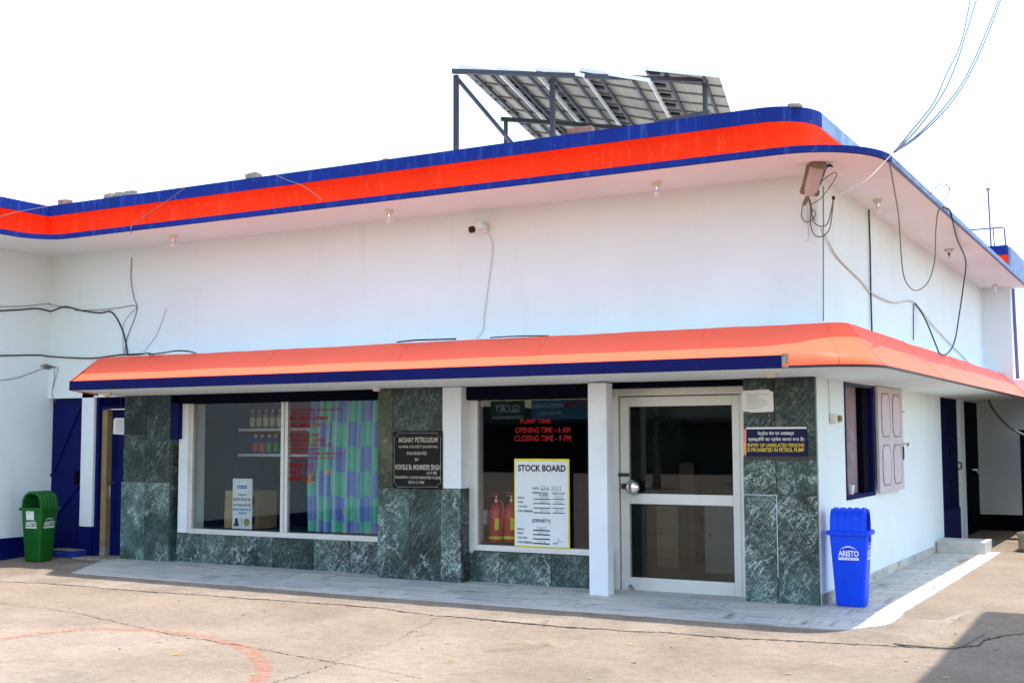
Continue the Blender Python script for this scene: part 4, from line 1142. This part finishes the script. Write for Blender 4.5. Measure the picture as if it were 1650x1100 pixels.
pn = tag(MB().add([ony(*T(*q), -.006) for q in ((100, 265), (112, 255), (380, 240), (395, 258), (425, 262), (433, 460), (425, 472), (190, 482), (180, 474), (108, 470))], [tuple(range(10))]).build('paper_notice', PAPER), 'torn typed paper notice above the navy sign on the corner pillar', 'notice')
for i, (x0, x1) in enumerate(((135, 370), (150, 265), (150, 250), (155, 330), (150, 365), (140, 345), (152, 380), (145, 330), (140, 300))):
    y_ = 290 + i * 18
    MB().add([ony(*T(a, c), -.0075) for a, c in ((x0, y_), (x1, y_ - 2), (x1, y_ + 2), (x0, y_ + 4))], [(0, 1, 2, 3)]).build('text_line', PENCIL, pn)

stk = rect_y('stock_board', (829, 739, 917, 879.5), .155, .012, YEL, 'white stock board with yellow edge and handwritten figures in the right window', 'sign', bevel=.003)
T = lambda x, y: zpx(760, 630, 4.23, x, y)
strip_y(298, 478, 655, 1047, .152, BOARD, stk, 'white_face')
for s, x0, y0, x1, y1, m, bo in (("STOCK BOARD", 315, 500, 640, 545, INK, .035), ("DATE", 415, 653, 458, 668, INK, .02), ("27.6-2022", 470, 645, 612, 675, PENCIL, .0), ("OPENING STOCK", 413, 684, 520, 698, INK, .02), ("IN LITRES", 460, 700, 520, 712, INK, .02), ("RATE / LITRE", 552, 688, 635, 703, INK, .02),
    ("PETROL", 313, 718, 362, 732, INK, .02), ("DIESEL", 313, 747, 355, 760, INK, .02), ("XTRA MILE", 313, 776, 380, 789, INK, .02), ("XTRA PREMIUM", 313, 806, 412, 822, INK, .02), ("(DENSITY)", 412, 868, 538, 898, INK, .03),
    ("PETROL", 311, 930, 360, 944, INK, .02), ("DIESEL", 311, 958, 353, 971, INK, .02), ("XTRA MILE", 311, 988, 380, 1001, INK, .02), ("XTRA PREMIUM", 311, 1018, 412, 1034, INK, .02), ("SIGN", 553, 1030, 585, 1042, INK, .02),
    ("15704", 465, 712, 520, 731, PENCIL, 0), ("9118", 572, 708, 618, 729, PENCIL, 0), ("8011", 470, 742, 518, 761, PENCIL, 0), ("8195", 572, 744, 618, 763, PENCIL, 0), ("3014", 468, 802, 524, 822, PENCIL, 0), ("10171", 567, 803, 620, 824, PENCIL, 0), ("748.7", 442, 922, 508, 944, PENCIL, 0), ("821.7", 455, 953, 524, 974, PENCIL, 0), ("757.6", 446, 1014, 505, 1034, PENCIL, 0)):
    a = T(x0, y0); c = T(x1, y1)
    text_y(s, a[0], a[1], c[0], c[1], .1505, m, stk, 'lettering', bo)
for x0, x1, yy in [(422, 537, v) for v in (735, 765, 795, 828)] + [(553, 633, v) for v in (735, 768, 797, 830)] + [(418, 533, v) for v in (948, 977, 1006, 1038)] + [(470, 520, 668)]:
    strip_y(x0, yy - 1.2, x1, yy + 1.8, .1502, INK, stk, 'ruled_line')
cq = ony(*T(477, 598), .148)
MB().lathe([(.001, 0), (.055, 0), (.055, .003), (.001, .003)], cq, 20, 'y').build('round_sticker', PAPER, stk)
tag(MB().tube(smoothpath([ony(*T(a, c), .148) for a, c in ((585, 1040), (590, 1000), (600, 1030), (615, 1020), (625, 1032))], 4), .0015, 4).build('signature', PENCIL, stk), None)

pc = rect_y('information_card', (374, 771, 406.5, 851), .32, .01, BOARD, 'upright white card with round logo and Hindi lettering behind the left window', 'sign', bevel=.002)
T = lambda x, y: zpx(290, 640, 4.783, x, y)
cq = ony(*T(479, 690), .3185)
MB().lathe([(.001, 0), (.088, 0), (.088, .002), (.001, .002)], cq, 28, 'y').build('round_logo', WTEXT, pc)
strip_y(441, 678, 516, 702, .3175, BTEXT, pc, 'logo_band')
for s, x0, y0, x1, y1, m in (("इंडियन ऑयल", 446, 682, 511, 699, WTEXT), ("IndianOil", 448, 740, 510, 754, BTEXT), ("शुद्ध तेल और पूरा नाप", 410, 768, 545, 800, REDT), ("अगर आपका पानी आये", 410, 812, 545, 838, REDT), ("जांच के उपकरण पंप पर", 407, 845, 546, 872, BTEXT), ("उपलब्ध है।", 450, 878, 512, 905, BTEXT)):
    a = T(x0, y0); c = T(x1, y1)
    text_y(s, a[0], a[1], c[0], c[1], .3165, m, pc, 'lettering', .015)
MB().add([ony(*T(*q), .3175) for q in ((411, 990), (456, 990), (446, 955), (443, 930), (424, 930), (424, 955))], [tuple(range(6))]).build('flask_emblem', painted('dark_brown_print', (.05, .03, .02), .7), pc)
strip_y(472, 925, 477, 990, .3175, PENCIL, pc, 'thermometer_emblem')
MB().lathe([(.001, 0), (.052, 0), (.052, .002), (.001, .002)], ony(*T(514, 962), .3185), 20, 'y').build('round_emblem', CARD, pc)

# ================================================================== BINS
def bin_(loc, rz, m, label, sticker=False):
    t = thing('litter_bin', label, 'bin', loc, 'plastic litter bins')
    t.rotation_euler = (0, 0, rz)
    # local: front (logo) face towards -Y; the hood arches over X, open towards -Y and +Y
    w0, d0, w1, d1, hb = .135, .125, .178, .160, .70
    def rr(w, d, z, r=.03, n=4):
        return [(x_ * (w - r) + r * math.cos(a), y_ * (d - r) + r * math.sin(a), z) for (x_, y_, a0) in ((1, 1, 0), (-1, 1, 90), (-1, -1, 180), (1, -1, 270)) for a in [R(a0 + 90 * k / n) for k in range(n + 1)]]
    def loft(rings, name, mm, cap=True):
        b = MB(); n = len(rings[0])
        for r_ in rings: b.v += [Vector(p) for p in r_]
        for i in range(len(rings) - 1):
            for k in range(n): b.f.append((i * n + k, i * n + (k + 1) % n, (i + 1) * n + (k + 1) % n, (i + 1) * n + k))
        if cap: b.f.append(tuple(range(n))[::-1]); b.f.append(tuple((len(rings) - 1) * n + k for k in range(n)))
        return b.build(name, mm, t, smooth=True)
    body = loft([rr(w0 - .008, d0 - .008, 0), rr(w0, d0, .012), rr(w1, d1, hb)], 'body', m)
    loft([rr(w1 + .004, d1 + .004, hb - .03), rr(w1 + .024, d1 + .024, hb - .026), rr(w1 + .027, d1 + .027, hb + .004), rr(w1 + .016, d1 + .016, hb + .014), rr(w1 + .004, d1 + .004, hb + .014)], 'rim', m)
    # hood: ribbed half barrel
    b = MB(); na = 22; Lr = d1 - .006
    prof = []
    y_ = -Lr
    steps = 44
    for i in range(steps + 1):
        u = i / steps; ph = (u * 5) % 1.0
        rib = 0 if (u < .06 or u > .94) else (.012 if .18 < ph < .82 else 0)
        prof.append((-Lr + 2 * Lr * u, rib))
    def arch(y, grow, inset):
        out = []
        for k in range(na + 1):
            a = math.pi * k / na
            c_, s_ = math.cos(a), math.sin(a)
            px_ = math.copysign(abs(c_) ** .8, c_) * (w1 - .008 + grow * .6 - inset); pz = (s_ ** .75) * (.205 + grow - inset)
            out.append(Vector((px_, y, hb + .014 + pz)))
        return out
    for y_, g_ in prof: b.v += arch(y_, g_, 0)
    n = na + 1
    for i in range(steps):
        for k in range(na): b.f.append((i * n + k, i * n + k + 1, (i + 1) * n + k + 1, (i + 1) * n + k))
    o2 = len(b.v)
    for y_ in (-Lr, Lr): b.v += arch(y_, 0, .024)
    for k in range(na): b.f.append((o2 + k, o2 + n + k, o2 + n + k + 1, o2 + k + 1))
    for k in range(na):
        b.f.append((k, o2 + k, o2 + k + 1, k + 1)); e = steps * n
        b.f.append((e + k, e + k + 1, o2 + n + k + 1, o2 + n + k))
    b.build('hood', m, t, smooth=True)
    loft([rr(w1 - .03, d1 - .03, hb + .015), rr(w1 - .035, d1 - .035, hb + .017)], 'inner_mouth', BLACK)
    for s_ in (-1, 1):
        Bx(s_ * (w1 + .0) - .012, s_ * (w1 + .0) + .012, -.03, .03, hb - .09, hb - .03).build('lug', m, t, bevel=.004)
    # logo on a face: origin on the face, u right, v up
    def logo(face):
        def P(u, z, off=.003):
            tt = z / hb; w_ = w0 + (w1 - w0) * tt; d_ = d0 + (d1 - d0) * tt
            if face == 'front': return Vector((u, -d_ - off, z))
            return Vector((w_ + off, u, z))
        z0 = .475
        text_local("ARISTO", P(-.095, z0), P(.095, z0), P(-.095, z0 + .055), WTEXT, t, 'lettering', .03)
        MB().add([P(-.095, z0 - .035), P(.095, z0 - .035), P(.095, z0 - .010), P(-.095, z0 - .010)], [(0, 1, 2, 3)]).build('logo_strip', WTEXT, t)
        text_local("www.aristoplast.com", P(-.088, z0 - .030, .0045), P(.088, z0 - .030, .0045), P(-.088, z0 - .014, .0045), m, t, 'lettering', .01)
        top = [P(-.075 + .15 * i / 10, z0 + .068 + .03 * math.sin(math.pi * i / 10)) for i in range(11)]; bot = [P(-.075 + .15 * i / 10, z0 + .066 + .021 * math.sin(math.pi * i / 10)) for i in range(11)]
        b = MB(); b.v = top + bot; b.f = [(i, i + 1, 12 + i, 11 + i) for i in range(10)]; b.build('logo_arc', WTEXT, t)
    def text_local(s, a, c, d, mm, par, name, bold):
        o = text_box(s, a, c, d, mm, None, name, bold); o.parent = par
    logo('front'); logo('side')
    if sticker:
        def P(u, z): tt = z / hb; return Vector((u, -(d0 + (d1 - d0) * tt) - .003, z))
        MB().add([P(-.08, .55), P(.05, .55), P(.055, .67), P(-.085, .67)], [(0, 1, 2, 3)]).build('sticker', PAPER, t)
        MB().add([P(-.055, .628) + Vector((0, -.002, 0)), P(-.03, .628) + Vector((0, -.002, 0)), P(-.03, .645) + Vector((0, -.002, 0)), P(-.055, .645) + Vector((0, -.002, 0))], [(0, 1, 2, 3)]).build('sticker_mark', painted('cyan_mark', (.03, .45, .55), .6), t)
    return t
g0 = ong(62, 905)
bin_((ony(62, 903, -.42).x, -.42, zg(-10.5, -.42) - .006), R(6), GREENP, 'green plastic litter bin with open hood in front of the blue door', True)
bin_((.262, .18, .007), R(4), BLUEP, 'blue plastic litter bin with ribbed hood beside the corner pillar')
# the blue bin's hood opens sideways: turn hood parts of that bin
bb = [o for o in D.objects if o.get('label', '').startswith('blue plastic litter')][0]
for ch in bb.children:
    if ch.name.startswith('hood'):
        ch.rotation_euler = (0, 0, R(90)); ch.scale = (.9, 1.1, 1)

# ================================================================== INSIDE THE LEFT WINDOW
# curtain
def curtainmat():
    m, nt, b = newmat('checked_curtain_cloth')
    tc = N(nt, 'ShaderNodeTexCoord'); mp = N(nt, 'ShaderNodeMapping'); mp.inputs['Scale'].default_value = (3.3, 3.3, 1)
    L(nt, tc.outputs['UV'], mp.inputs[0])
    ck = N(nt, 'ShaderNodeTexChecker'); ck.inputs['Scale'].default_value = 1.0
    ck.inputs[1].default_value = (.09, .50, .34, 1); ck.inputs[2].default_value = (.14, .22, .56, 1)
    L(nt, mp.outputs[0], ck.inputs[0])
    vo = N(nt, 'ShaderNodeTexVoronoi'); vo.inputs['Scale'].default_value = 1.55; vo.inputs['Randomness'].default_value = .8
    L(nt, mp.outputs[0], vo.inputs['Vector'])
    fl_ = ramp(nt, vo.outputs['Distance'], [(.14, (1, 1, 1)), (.17, (0, 0, 0))])
    col = mixc(nt, fl_, ck.outputs[0], (.75, .36, .02))
    st = N(nt, 'ShaderNodeTexWave'); st.inputs['Scale'].default_value = 1.1; st.inputs['Distortion'].default_value = 0
    L(nt, mp.outputs[0], st.inputs['Vector'])
    s_ = ramp(nt, st.outputs['Fac'], [(.86, (0, 0, 0)), (.92, (.8, .8, .8))])
    col = mixc(nt, s_, col, (.45, .47, .52))
    L(nt, col, b.inputs['Base Color']); b.inputs['Roughness'].default_value = .75
    b.inputs['Transmission Weight'].default_value = 0
    return m
b = MB(); NX, NZ = 110, 30
uvs = []
for j in range(NZ + 1):
    v = j / NZ; z = .47 + (2.10 - .47) * v
    xl = -6.56 - .03 * math.sin(math.pi * v) + .05 * v
    for i in range(NX + 1):
        u = i / NX
        x = xl + (-5.24 - xl) * u
        ph = u * 2 * math.pi * 11 + 1.1 * math.sin(u * 9) + .9 * math.sin(u * 23 + v) + .4 * v
        y = .42 + .065 * math.sin(ph) * (.75 + .25 * math.sin(3 * u + 2)) + .02 * noise.noise(Vector((u * 6, v * 2, 0)))
        x += .024 * math.cos(ph) * .8
        b.v.append(Vector((x, y, z))); uvs.append((u * 1.95, z + .02 * math.sin(ph * .5)))
b.f = [(j * (NX + 1) + i, j * (NX + 1) + i + 1, (j + 1) * (NX + 1) + i + 1, (j + 1) * (NX + 1) + i) for j in range(NZ) for i in range(NX)]
cur = b.build('curtain', curtainmat(), None, smooth='all')
ul = cur.data.uv_layers.new(name='UVMap')
for lp in cur.data.loops: ul.data[lp.index].uv = uvs[lp.vertex_index]
tag(cur, 'green and blue checked curtain with orange flowers behind the left shop window', 'curtain')

# shelf unit with oil bottles
SY = 1.25
sl = ony(384, 690, SY); sr = ony(470, 690, SY)
unit = thing('display_shelves', 'white shelves with a red back behind the left shop window', 'shelf', (0, 0, 0))
zA = ony(420, 690, SY).z; zB = ony(420, 731, SY).z
for z in (zA, zB, zA + .48):
    Bx(sl.x, sr.x + .6, SY, SY + .3, z - .035, z).build('shelf_board', WHITE2, unit, bevel=.004)
Bx(sl.x, sr.x + .6, SY + .3, SY + .32, zB - .05, zA + .5).build('back_panel', painted('red_back_panel', (.20, .015, .012), .6), unit)
Bx(sl.x - .02, sl.x - .001, SY, SY + .32, 0, zA + .5).build('side_panel', INWALL, unit)
def bottle(x, z, m, lm, label):
    t = thing('oil_bottle', label, 'bottle', (x, SY + .1, z), 'bottles on the display shelves')
    MB().lathe([(.036, 0), (.04, .01), (.04, .17), (.03, .2), (.014, .215), (.014, .235)], (0, 0, 0), 14).build('bottle_body', m, t, smooth=True)
    MB().lathe([(.016, .232), (.016, .258), (.012, .26)], (0, 0, 0), 10).build('bottle_cap', WTEXT, t, smooth=True)
    MB().lathe([(.0405, .03), (.0405, .15)], (0, 0, 0), 14).build('bottle_label', lm, t)
ordn = ('leftmost', 'second', 'third', 'fourth', 'fifth', 'sixth')
OILB = painted('oil_bottle_blue', (.01, .05, .32), .35); OILT = painted('oil_bottle_tan', (.40, .22, .12), .4); OILR = painted('label_orange', (.6, .10, .03), .5); OILG = painted('label_green', (.03, .30, .10), .5)
for i in range(6):
    x = ony(404 + i * 11, 727, SY).x
    bottle(x, zB, OILB, OILR if i < 2 else OILG, 'blue oil bottle on the lower display shelf, %s from the left' % ordn[i] if i else 'blue oil bottle at the left end of the lower display shelf')
    x = ony(399 + i * 11, 684, SY).x
    bottle(x, zA, OILT, CREAM, 'tan oil bottle on the upper display shelf, %s from the left' % ordn[i] if i else 'tan oil bottle at the left end of the upper display shelf')
# cartons
def carton(px, pl, d, label):
    a = ony(px[0], px[3], pl); c = ony(px[2], px[1], pl)
    t = Bx(a.x, c.x, pl, pl + d, a.z, c.z).build('carton', CARD, None, bevel=.006)
    tag(t, label, 'carton', 'cartons behind the left window')
    return t
cA = carton((361, 824, 414, 850.5), .46, .4, 'lower cardboard carton behind the left window, under the other')
cB = carton((362, 791, 414, 823.5), .46, .4, 'upper cardboard carton behind the left window, on top of the other')
for o, y_ in ((cA, 832), (cB, 800)):
    a = ony(400, y_ + 12, .458); c = ony(410, y_, .458)
    Bx(a.x, c.x, .457, .4585, a.z, c.z).build('printed_mark', INK, o)
cnt = thing('display_counter', 'dark low counter top carrying cartons behind the left window', 'counter', (0, 0, 0))
Bx(-8.3, -5.3, .42, 1.0, ony(400, 851, .46).z - .06, ony(400, 851, .46).z - .001).build('counter_top', INWALL, cnt, bevel=.004)
Bx(-8.2, -5.4, .5, .95, .0, ony(400, 851, .46).z - .062).build('counter_base', INDARK, cnt)
pz = ony(345, 700, 1.6)
tag(Bx(pz.x - .03, pz.x + .03, 1.6, 1.66, .0, 2.2).build('white_post', WHITE2), 'narrow white upright post seen through the left window', 'post')
q0 = ony(352, 735, 1.9); q1 = ony(385, 810, 1.9)
cab = thing('filing_cabinet', 'pale grey cabinet seen through the left window beside the white post', 'cabinet', (q0.x, 1.9, 0))
Bx(0, q1.x - q0.x, 0, .4, 0, q0.z).build('body', painted('grey_steel', (.34, .36, .37), .5), cab, bevel=.006)
Bx(.03, q1.x - q0.x - .03, -.012, -.001, .1, q0.z - .05).build('door', painted('grey_steel_door', (.36, .38, .39), .5), cab, bevel=.006)

# ================================================================== INSIDE THE RIGHT WINDOW
def extinguisher(px, label):
    zf = ony(px, 872, .5).z
    q = ony(px, 872, .5)
    t = thing('fire_extinguisher', label, 'fire extinguisher', (q.x, .5, zf), 'fire extinguishers in the right window')
    MB().lathe([(.085, 0), (.09, .012), (.09, .34), (.082, .38), (.055, .42), (.026, .435), (.026, .46)], (0, 0, 0), 22).build('cylinder', RED, t, smooth=True)
    MB().lathe([(.0915, .035), (.0915, .065)], (0, 0, 0), 22).build('yellow_band', YEL, t, smooth=True)
    MB().lathe([(.03, .455), (.03, .49), (.018, .5), (.018, .52)], (0, 0, 0), 12).build('valve', CHROME, t, smooth=True)
    Bx(-.07, .03, -.012, .012, .515, .53).build('lever', RED, t, bevel=.004)
    Bx(-.06, .02, -.01, .01, .545, .558).build('carry_handle', RED, t, bevel=.004)
    MB().tube(smoothpath([(.02, -.02, .48), (.10, -.05, .46), (.125, -.06, .36), (.11, -.06, .2), (.095, -.05, .1)], 5), .012, 8).build('hose', RED, t, smooth='all')
    lb = MB(); n = 8
    for k in range(n + 1):
        a = R(-72 + 30 * k / n)
        lb.v += [Vector((.0912 * math.cos(a), .0912 * math.sin(a), .14)), Vector((.0912 * math.cos(a), .0912 * math.sin(a), .27))]
    lb.f = [(2 * k, 2 * k + 2, 2 * k + 3, 2 * k + 1) for k in range(n)]
    lb.build('label_plate', YEL, t)
extinguisher(800, 'red fire extinguisher behind the right window, fully in view')
extinguisher(825, 'red fire extinguisher half hidden behind the stock board')
q = ony(775, 872, .56)
bk = thing('plastic_bucket', 'green and white plastic bucket left of the fire extinguishers', 'bucket', (q.x, .56, q.z))
MB().lathe([(.075, 0), (.085, .20)], (0, 0, 0), 20).build('body', GREENP, bk, smooth=True)
MB().lathe([(.0855, .2005), (.09, .33), (.097, .335), (.097, .36), (.08, .365)], (0, 0, 0), 20).build('lid', WHITE2, bk, smooth=True)
cn = thing('window_shelf', 'dark ledge inside the right window carrying bucket and fire extinguishers', 'shelf')
zz = ony(800, 872, .5).z
Bx(-4.4, -2.3, .34, .8, zz - .05, zz - .001).build('ledge_top', INDARK, cn)
Bx(-4.3, -2.4, .4, .75, 0, zz - .052).build('ledge_base', INDARK, cn)

# unseen roof and walls added beyond the frame to keep the back door dark
ln2 = thing('added_shade_roof', 'unseen roof added off the right edge to shade the dark back door', 'light_blocker')
part(Bx(1.25, 4.5, 6.9, 11.3, 2.35, 2.42), 'roof_sheet', STEEL, ln2)
part(Bx(3.9, 4.0, 6.9, 11.3, -.1, 2.35), 'added_shade_wall', DARK, ln2)
part(Bx(1.71, 3.9, 11.05, 11.2, -.1, 2.35), 'added_shade_wall', DARK, ln2)
for y_ in (7.0, 9.0): part(Bx(1.7, 1.78, y_, y_ + .08, -.1, 2.35), 'post', STEEL, ln2)
# seen through the glazed door
def facebox(name, px, pl, d, m, label, cat):
    a = ony(px[0], px[3], pl); c = ony(px[2], px[1], pl)
    t = thing(name, label, cat, (a.x, pl, 0))
    z0 = 0.004
    Bx(0, c.x - a.x, 0, d, z0, c.z).build('body', m, t, bevel=.01)
    Bx(.03, c.x - a.x - .03, -.012, -.001, z0 + .1, c.z - .05).build('door', m, t, bevel=.006)
    MB().lathe([(.002, -.03), (.014, -.026), (.014, -.012)], ((c.x - a.x) * .18, 0, c.z * .55), 8, 'y').build('knob', STEEL, t, smooth=True)
    return t
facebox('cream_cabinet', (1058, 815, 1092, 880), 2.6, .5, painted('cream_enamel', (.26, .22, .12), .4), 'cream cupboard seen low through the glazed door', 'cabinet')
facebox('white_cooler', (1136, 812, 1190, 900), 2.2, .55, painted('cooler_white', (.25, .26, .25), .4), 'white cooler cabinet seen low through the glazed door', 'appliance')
q = ony(1108, 870, 2.9)
tag(Bx(q.x - .1, q.x + .1, 2.9, 3.1, 0.004, 1.3).build('wooden_post', painted('brown_wood', (.12, .06, .03), .6), None, bevel=.008), 'brown wooden post between cream cupboard and white cooler behind the glazed door', 'post')
# white cup on the side window sill
q = onx(1371, 789, -.06)
cup = thing('white_cup', 'small white cup on the sill of the open side window', 'cup', (-.06, q.y, 1.0))
MB().lathe([(.03, 0), (.042, .1), (.038, .1), (.028, .01)], (0, 0, 0), 16).build('cup_body', WTEXT, cup, smooth=True)
MB().tube(smoothpath([(0, .04, .08), (0, .08, .075), (0, .08, .035), (0, .036, .025)], 4), .006, 6).build('handle', WTEXT, cup, smooth='all')

# ================================================================== SMALL THINGS ON THE GROUND
# black rubber strip along the right crack
rp = [ong(a, c) + Vector((0, 0, .004)) for a, c in ((1440, 1037), (1480, 1041), (1530, 1044), (1548, 1040), (1570, 1028), (1588, 1020))]
tag(MB().tube(smoothpath(rp, 4), .007, 6).build('edging_strip', WIREG, smooth='all'), 'dark edging strip lying in the crack at right', 'strip')
# fallen leaves
lm, nt, bsd = newmat('fallen_leaf')
oi = N(nt, 'ShaderNodeNewGeometry')
col = ramp(nt, oi.outputs['Random Per Island'], [(0, (.55, .33, .03)), (.55, (.50, .20, .04)), (.8, (.45, .42, .04)), (1, (.18, .32, .03))])
L(nt, col, bsd.inputs['Base Color']); bsd.inputs['Roughness'].default_value = .7
b = MB(); rnd = random.Random(4)
def leaf(p, s, a):
    ca, sa = math.cos(a), math.sin(a); k = rnd.uniform(.3, .5); pts = [(-1, 0, .0), (-.3, k, .25), (.5, k * .8, .2), (1, 0, .35), (.4, -k, .1), (-.4, -k, .12)]
    vs = [(p.x + (x * ca - y * sa) * s, p.y + (x * sa + y * ca) * s, p.z + .004 + z * s * .5) for x, y, z in pts]
    b.add(vs, [(0, 1, 2, 5), (2, 3, 4, 5)])
def gp(x, y): return Vector((x, y, ground_z(x, y) + .002))
for px, py in ((190, 946), (156, 946), (303, 1025), (445, 1048), (725, 1059), (1022, 1065), (700, 993), (1460, 1063), (1524, 1090), (830, 1034), (1015, 1036), (880, 1036), (720, 1035), (1270, 1083), (950, 1090), (640, 1092), (830, 1080), (406, 1084), (285, 1052), (455, 998), (215, 1093)):
    p = ong(px, py); leaf(gp(p.x, p.y), rnd.uniform(.018, .034), rnd.uniform(0, 6.3))
for k in range(46):
    px = rnd.uniform(0, 1650); py = rnd.uniform(955, 1100)
    p = ong(px, py)
    if p.y > -1.45 and p.x < .9: continue
    leaf(gp(p.x, p.y), rnd.uniform(.008, .02), rnd.uniform(0, 6.3))
for k in range(14):
    p = ong(rnd.uniform(1440, 1540), 1035 + rnd.uniform(-3, 5)); leaf(gp(p.x, p.y) + Vector((0, 0, .006)), rnd.uniform(.012, .025), rnd.uniform(0, 6.3))
tag(b.build('fallen_leaves', lm), 'small yellow and brown leaves scattered on the forecourt', 'leaves', kind='stuff')
b = MB()
leaf(Vector((ong(1423, 945).x, ong(1423, 945).y, .012)), .075, .4)
gl = b.build('green_leaf', painted('green_leaf', (.05, .13, .02), .6)); tag(gl, 'single green leaf on the side paving', 'leaf')
# pebbles
b = MB()
for k in range(60):
    p = ong(rnd.uniform(0, 1650), rnd.uniform(965, 1045)); s = rnd.uniform(.004, .012)
    if p.y > -1.5 and p.x < .95: continue
    b.lathe([(s * .5, 0), (s, s * .4), (s * .7, s * .9), (s * .1, s)], gp(p.x, p.y), 6)
tag(b.build('pebbles', STONE), 'tiny pebbles and grit along the forecourt cracks', 'pebbles', kind='stuff')
# block and dark cabinet at the right edge
q = ony(1643, 705, 9.0)
ec = thing('meter_cabinet', 'dark metal cabinet at the right edge under the side canopy', 'cabinet', (q.x, 9.0, 0))
Bx(0, .7, 0, .4, .26, 1.65).build('body', DARK, ec, bevel=.01)
Bx(-.03, .73, -.03, .43, 1.65, 1.72).build('lid', DARK, ec, bevel=.01)
for x in (.03, .62): Bx(x, x + .05, .03, .08, -.0, .259).build('leg', DARK, ec)
q = ong(1641, 888)
pt_ = thing('cement_pot', 'grey cement pot at the right edge of the forecourt', 'pot', (q.x + .12, q.y + .1, 0))
MB().lathe([(.10, 0), (.13, .05), (.13, .2), (.15, .21), (.15, .26), (.12, .26), (.11, .2)], (0, 0, 0), 14).build('pot_body', STONE, pt_, smooth=True)
MB().lathe([(.105, .19), (.10, .22), (.02, .225)], (0, 0, 0), 14).build('soil', BRICK, pt_)

# ================================================================== ACROSS THE FORECOURT (behind the camera, seen in the glass)
fc = thing('pump_canopy', 'forecourt roof out of frame whose shadow falls at lower right', 'canopy')
part(Bx(2.33, 9.0, -13.5, .52, 6.0, 6.5), 'roof', WHITE2, fc, bevel=.02)
for x, y in ((7.6, -2.2), (7.6, -10.8)): part(Bx(x, x + .35, y, y + .35, -.12, 6.0), 'column', NAVY, fc, bevel=.02)
shops = thing('shop_row', 'low dark shop row with painted boards reflected in the windows', 'building')
part(Bx(-46, -2, -46, -41, -.1, 2.3), 'shop_front', DARK, shops)
part(Bx(-46, -2, -46, -40.6, 2.3, 2.5), 'lintel', INWALL, shops)
part(Bx(-46, -27.6, -46, -41.2, 2.5, 3.2), 'upper_wall', INWALL, shops)
part(Bx(-21.6, -2, -46, -41.2, 2.5, 3.4), 'upper_wall', STONE, shops)
def board(x0, x1, z0, z1, m, label, lines):
    o = Bx(x0, x1, -40.6, -40.5, z0, z1).build('shop_sign', m, None, bevel=.01); tag(o, label, 'sign')
    for s, u0, u1, v0, v1, tm in lines:
        # faces +Y, so it reads right to left along X
        X0 = x1 - (x1 - x0) * u0; X1 = x1 - (x1 - x0) * u1; a = z0 + (z1 - z0) * v0; c = z0 + (z1 - z0) * v1
        text_box(s, Vector((X0, -40.49, a)), Vector((X1, -40.49, a)), Vector((X0, -40.49, c)), tm, o, 'lettering', .02)
board(-27.3, -25.4, 2.5, 3.45, painted('sign_green', (.03, .12, .07), .5), 'green shop board with a red oval, mirrored in the right window', [("GLORY", .12, .88, .40, .80, WTEXT), ("NAW CHANGER KARYANA", .05, .95, .06, .22, WTEXT)])
board(-25.0, -21.8, 2.5, 3.45, painted('sign_blue', (.04, .18, .28), .5), 'blue welding works shop board mirrored in the right window', [("UTTAM", .05, .42, .58, .95, RED), ("WELDING WORKS", .45, .97, .58, .82, WTEXT), ("ENGINEERS", .5, .9, .25, .4, WTEXT)])
# tree reflected in the door
tr = thing('street_tree', 'leafy tree across the forecourt mirrored in the glazed door', 'tree', (-12.4, -25.5, -.1))
MB().tube([(0, 0, 0), (.05, 0, .8), (0, .05, 1.5), (.1, .1, 2.2)], [.16, .13, .1, .05], 8).build('trunk', RUST, tr, smooth='all')
b = MB(); rnd = random.Random(9)
for k in range(2600):
    while True:
        d = Vector((rnd.uniform(-1, 1), rnd.uniform(-1, 1), rnd.uniform(-1, 1)))
        if d.length < 1: break
    c = Vector((d.x * 1.0, d.y * 1.0, 1.75 + d.z * 1.15 + .3 * noise.noise(d * 3)))
    u = Vector((rnd.uniform(-1, 1), rnd.uniform(-1, 1), rnd.uniform(-1, 1))).normalized(); w = u.orthogonal().normalized(); s = rnd.uniform(.03, .075)
    b.add([c - u * s, c + w * s * .5, c + u * s, c - w * s * .5], [(0, 1, 2, 3)])
b.build('crown', painted('foliage', (.04, .09, .02), .6, .4, 8, 0), tr)
ob = thing('grey_house', 'plain grey house across the road mirrored in the glazed door', 'building')
part(Bx(-11.2, 4, -36, -30, -.1, 2.9), 'wall', painted('house_grey', (.22, .22, .20), .8), ob)
part(Bx(-11.4, 4.2, -36.2, -29.8, 2.9, 3.05), 'roof', STONE, ob)
part(Bx(-10.0, -7.5, -30.02, -29.98, .2, 2.2), 'shutter_door', DARK, ob)
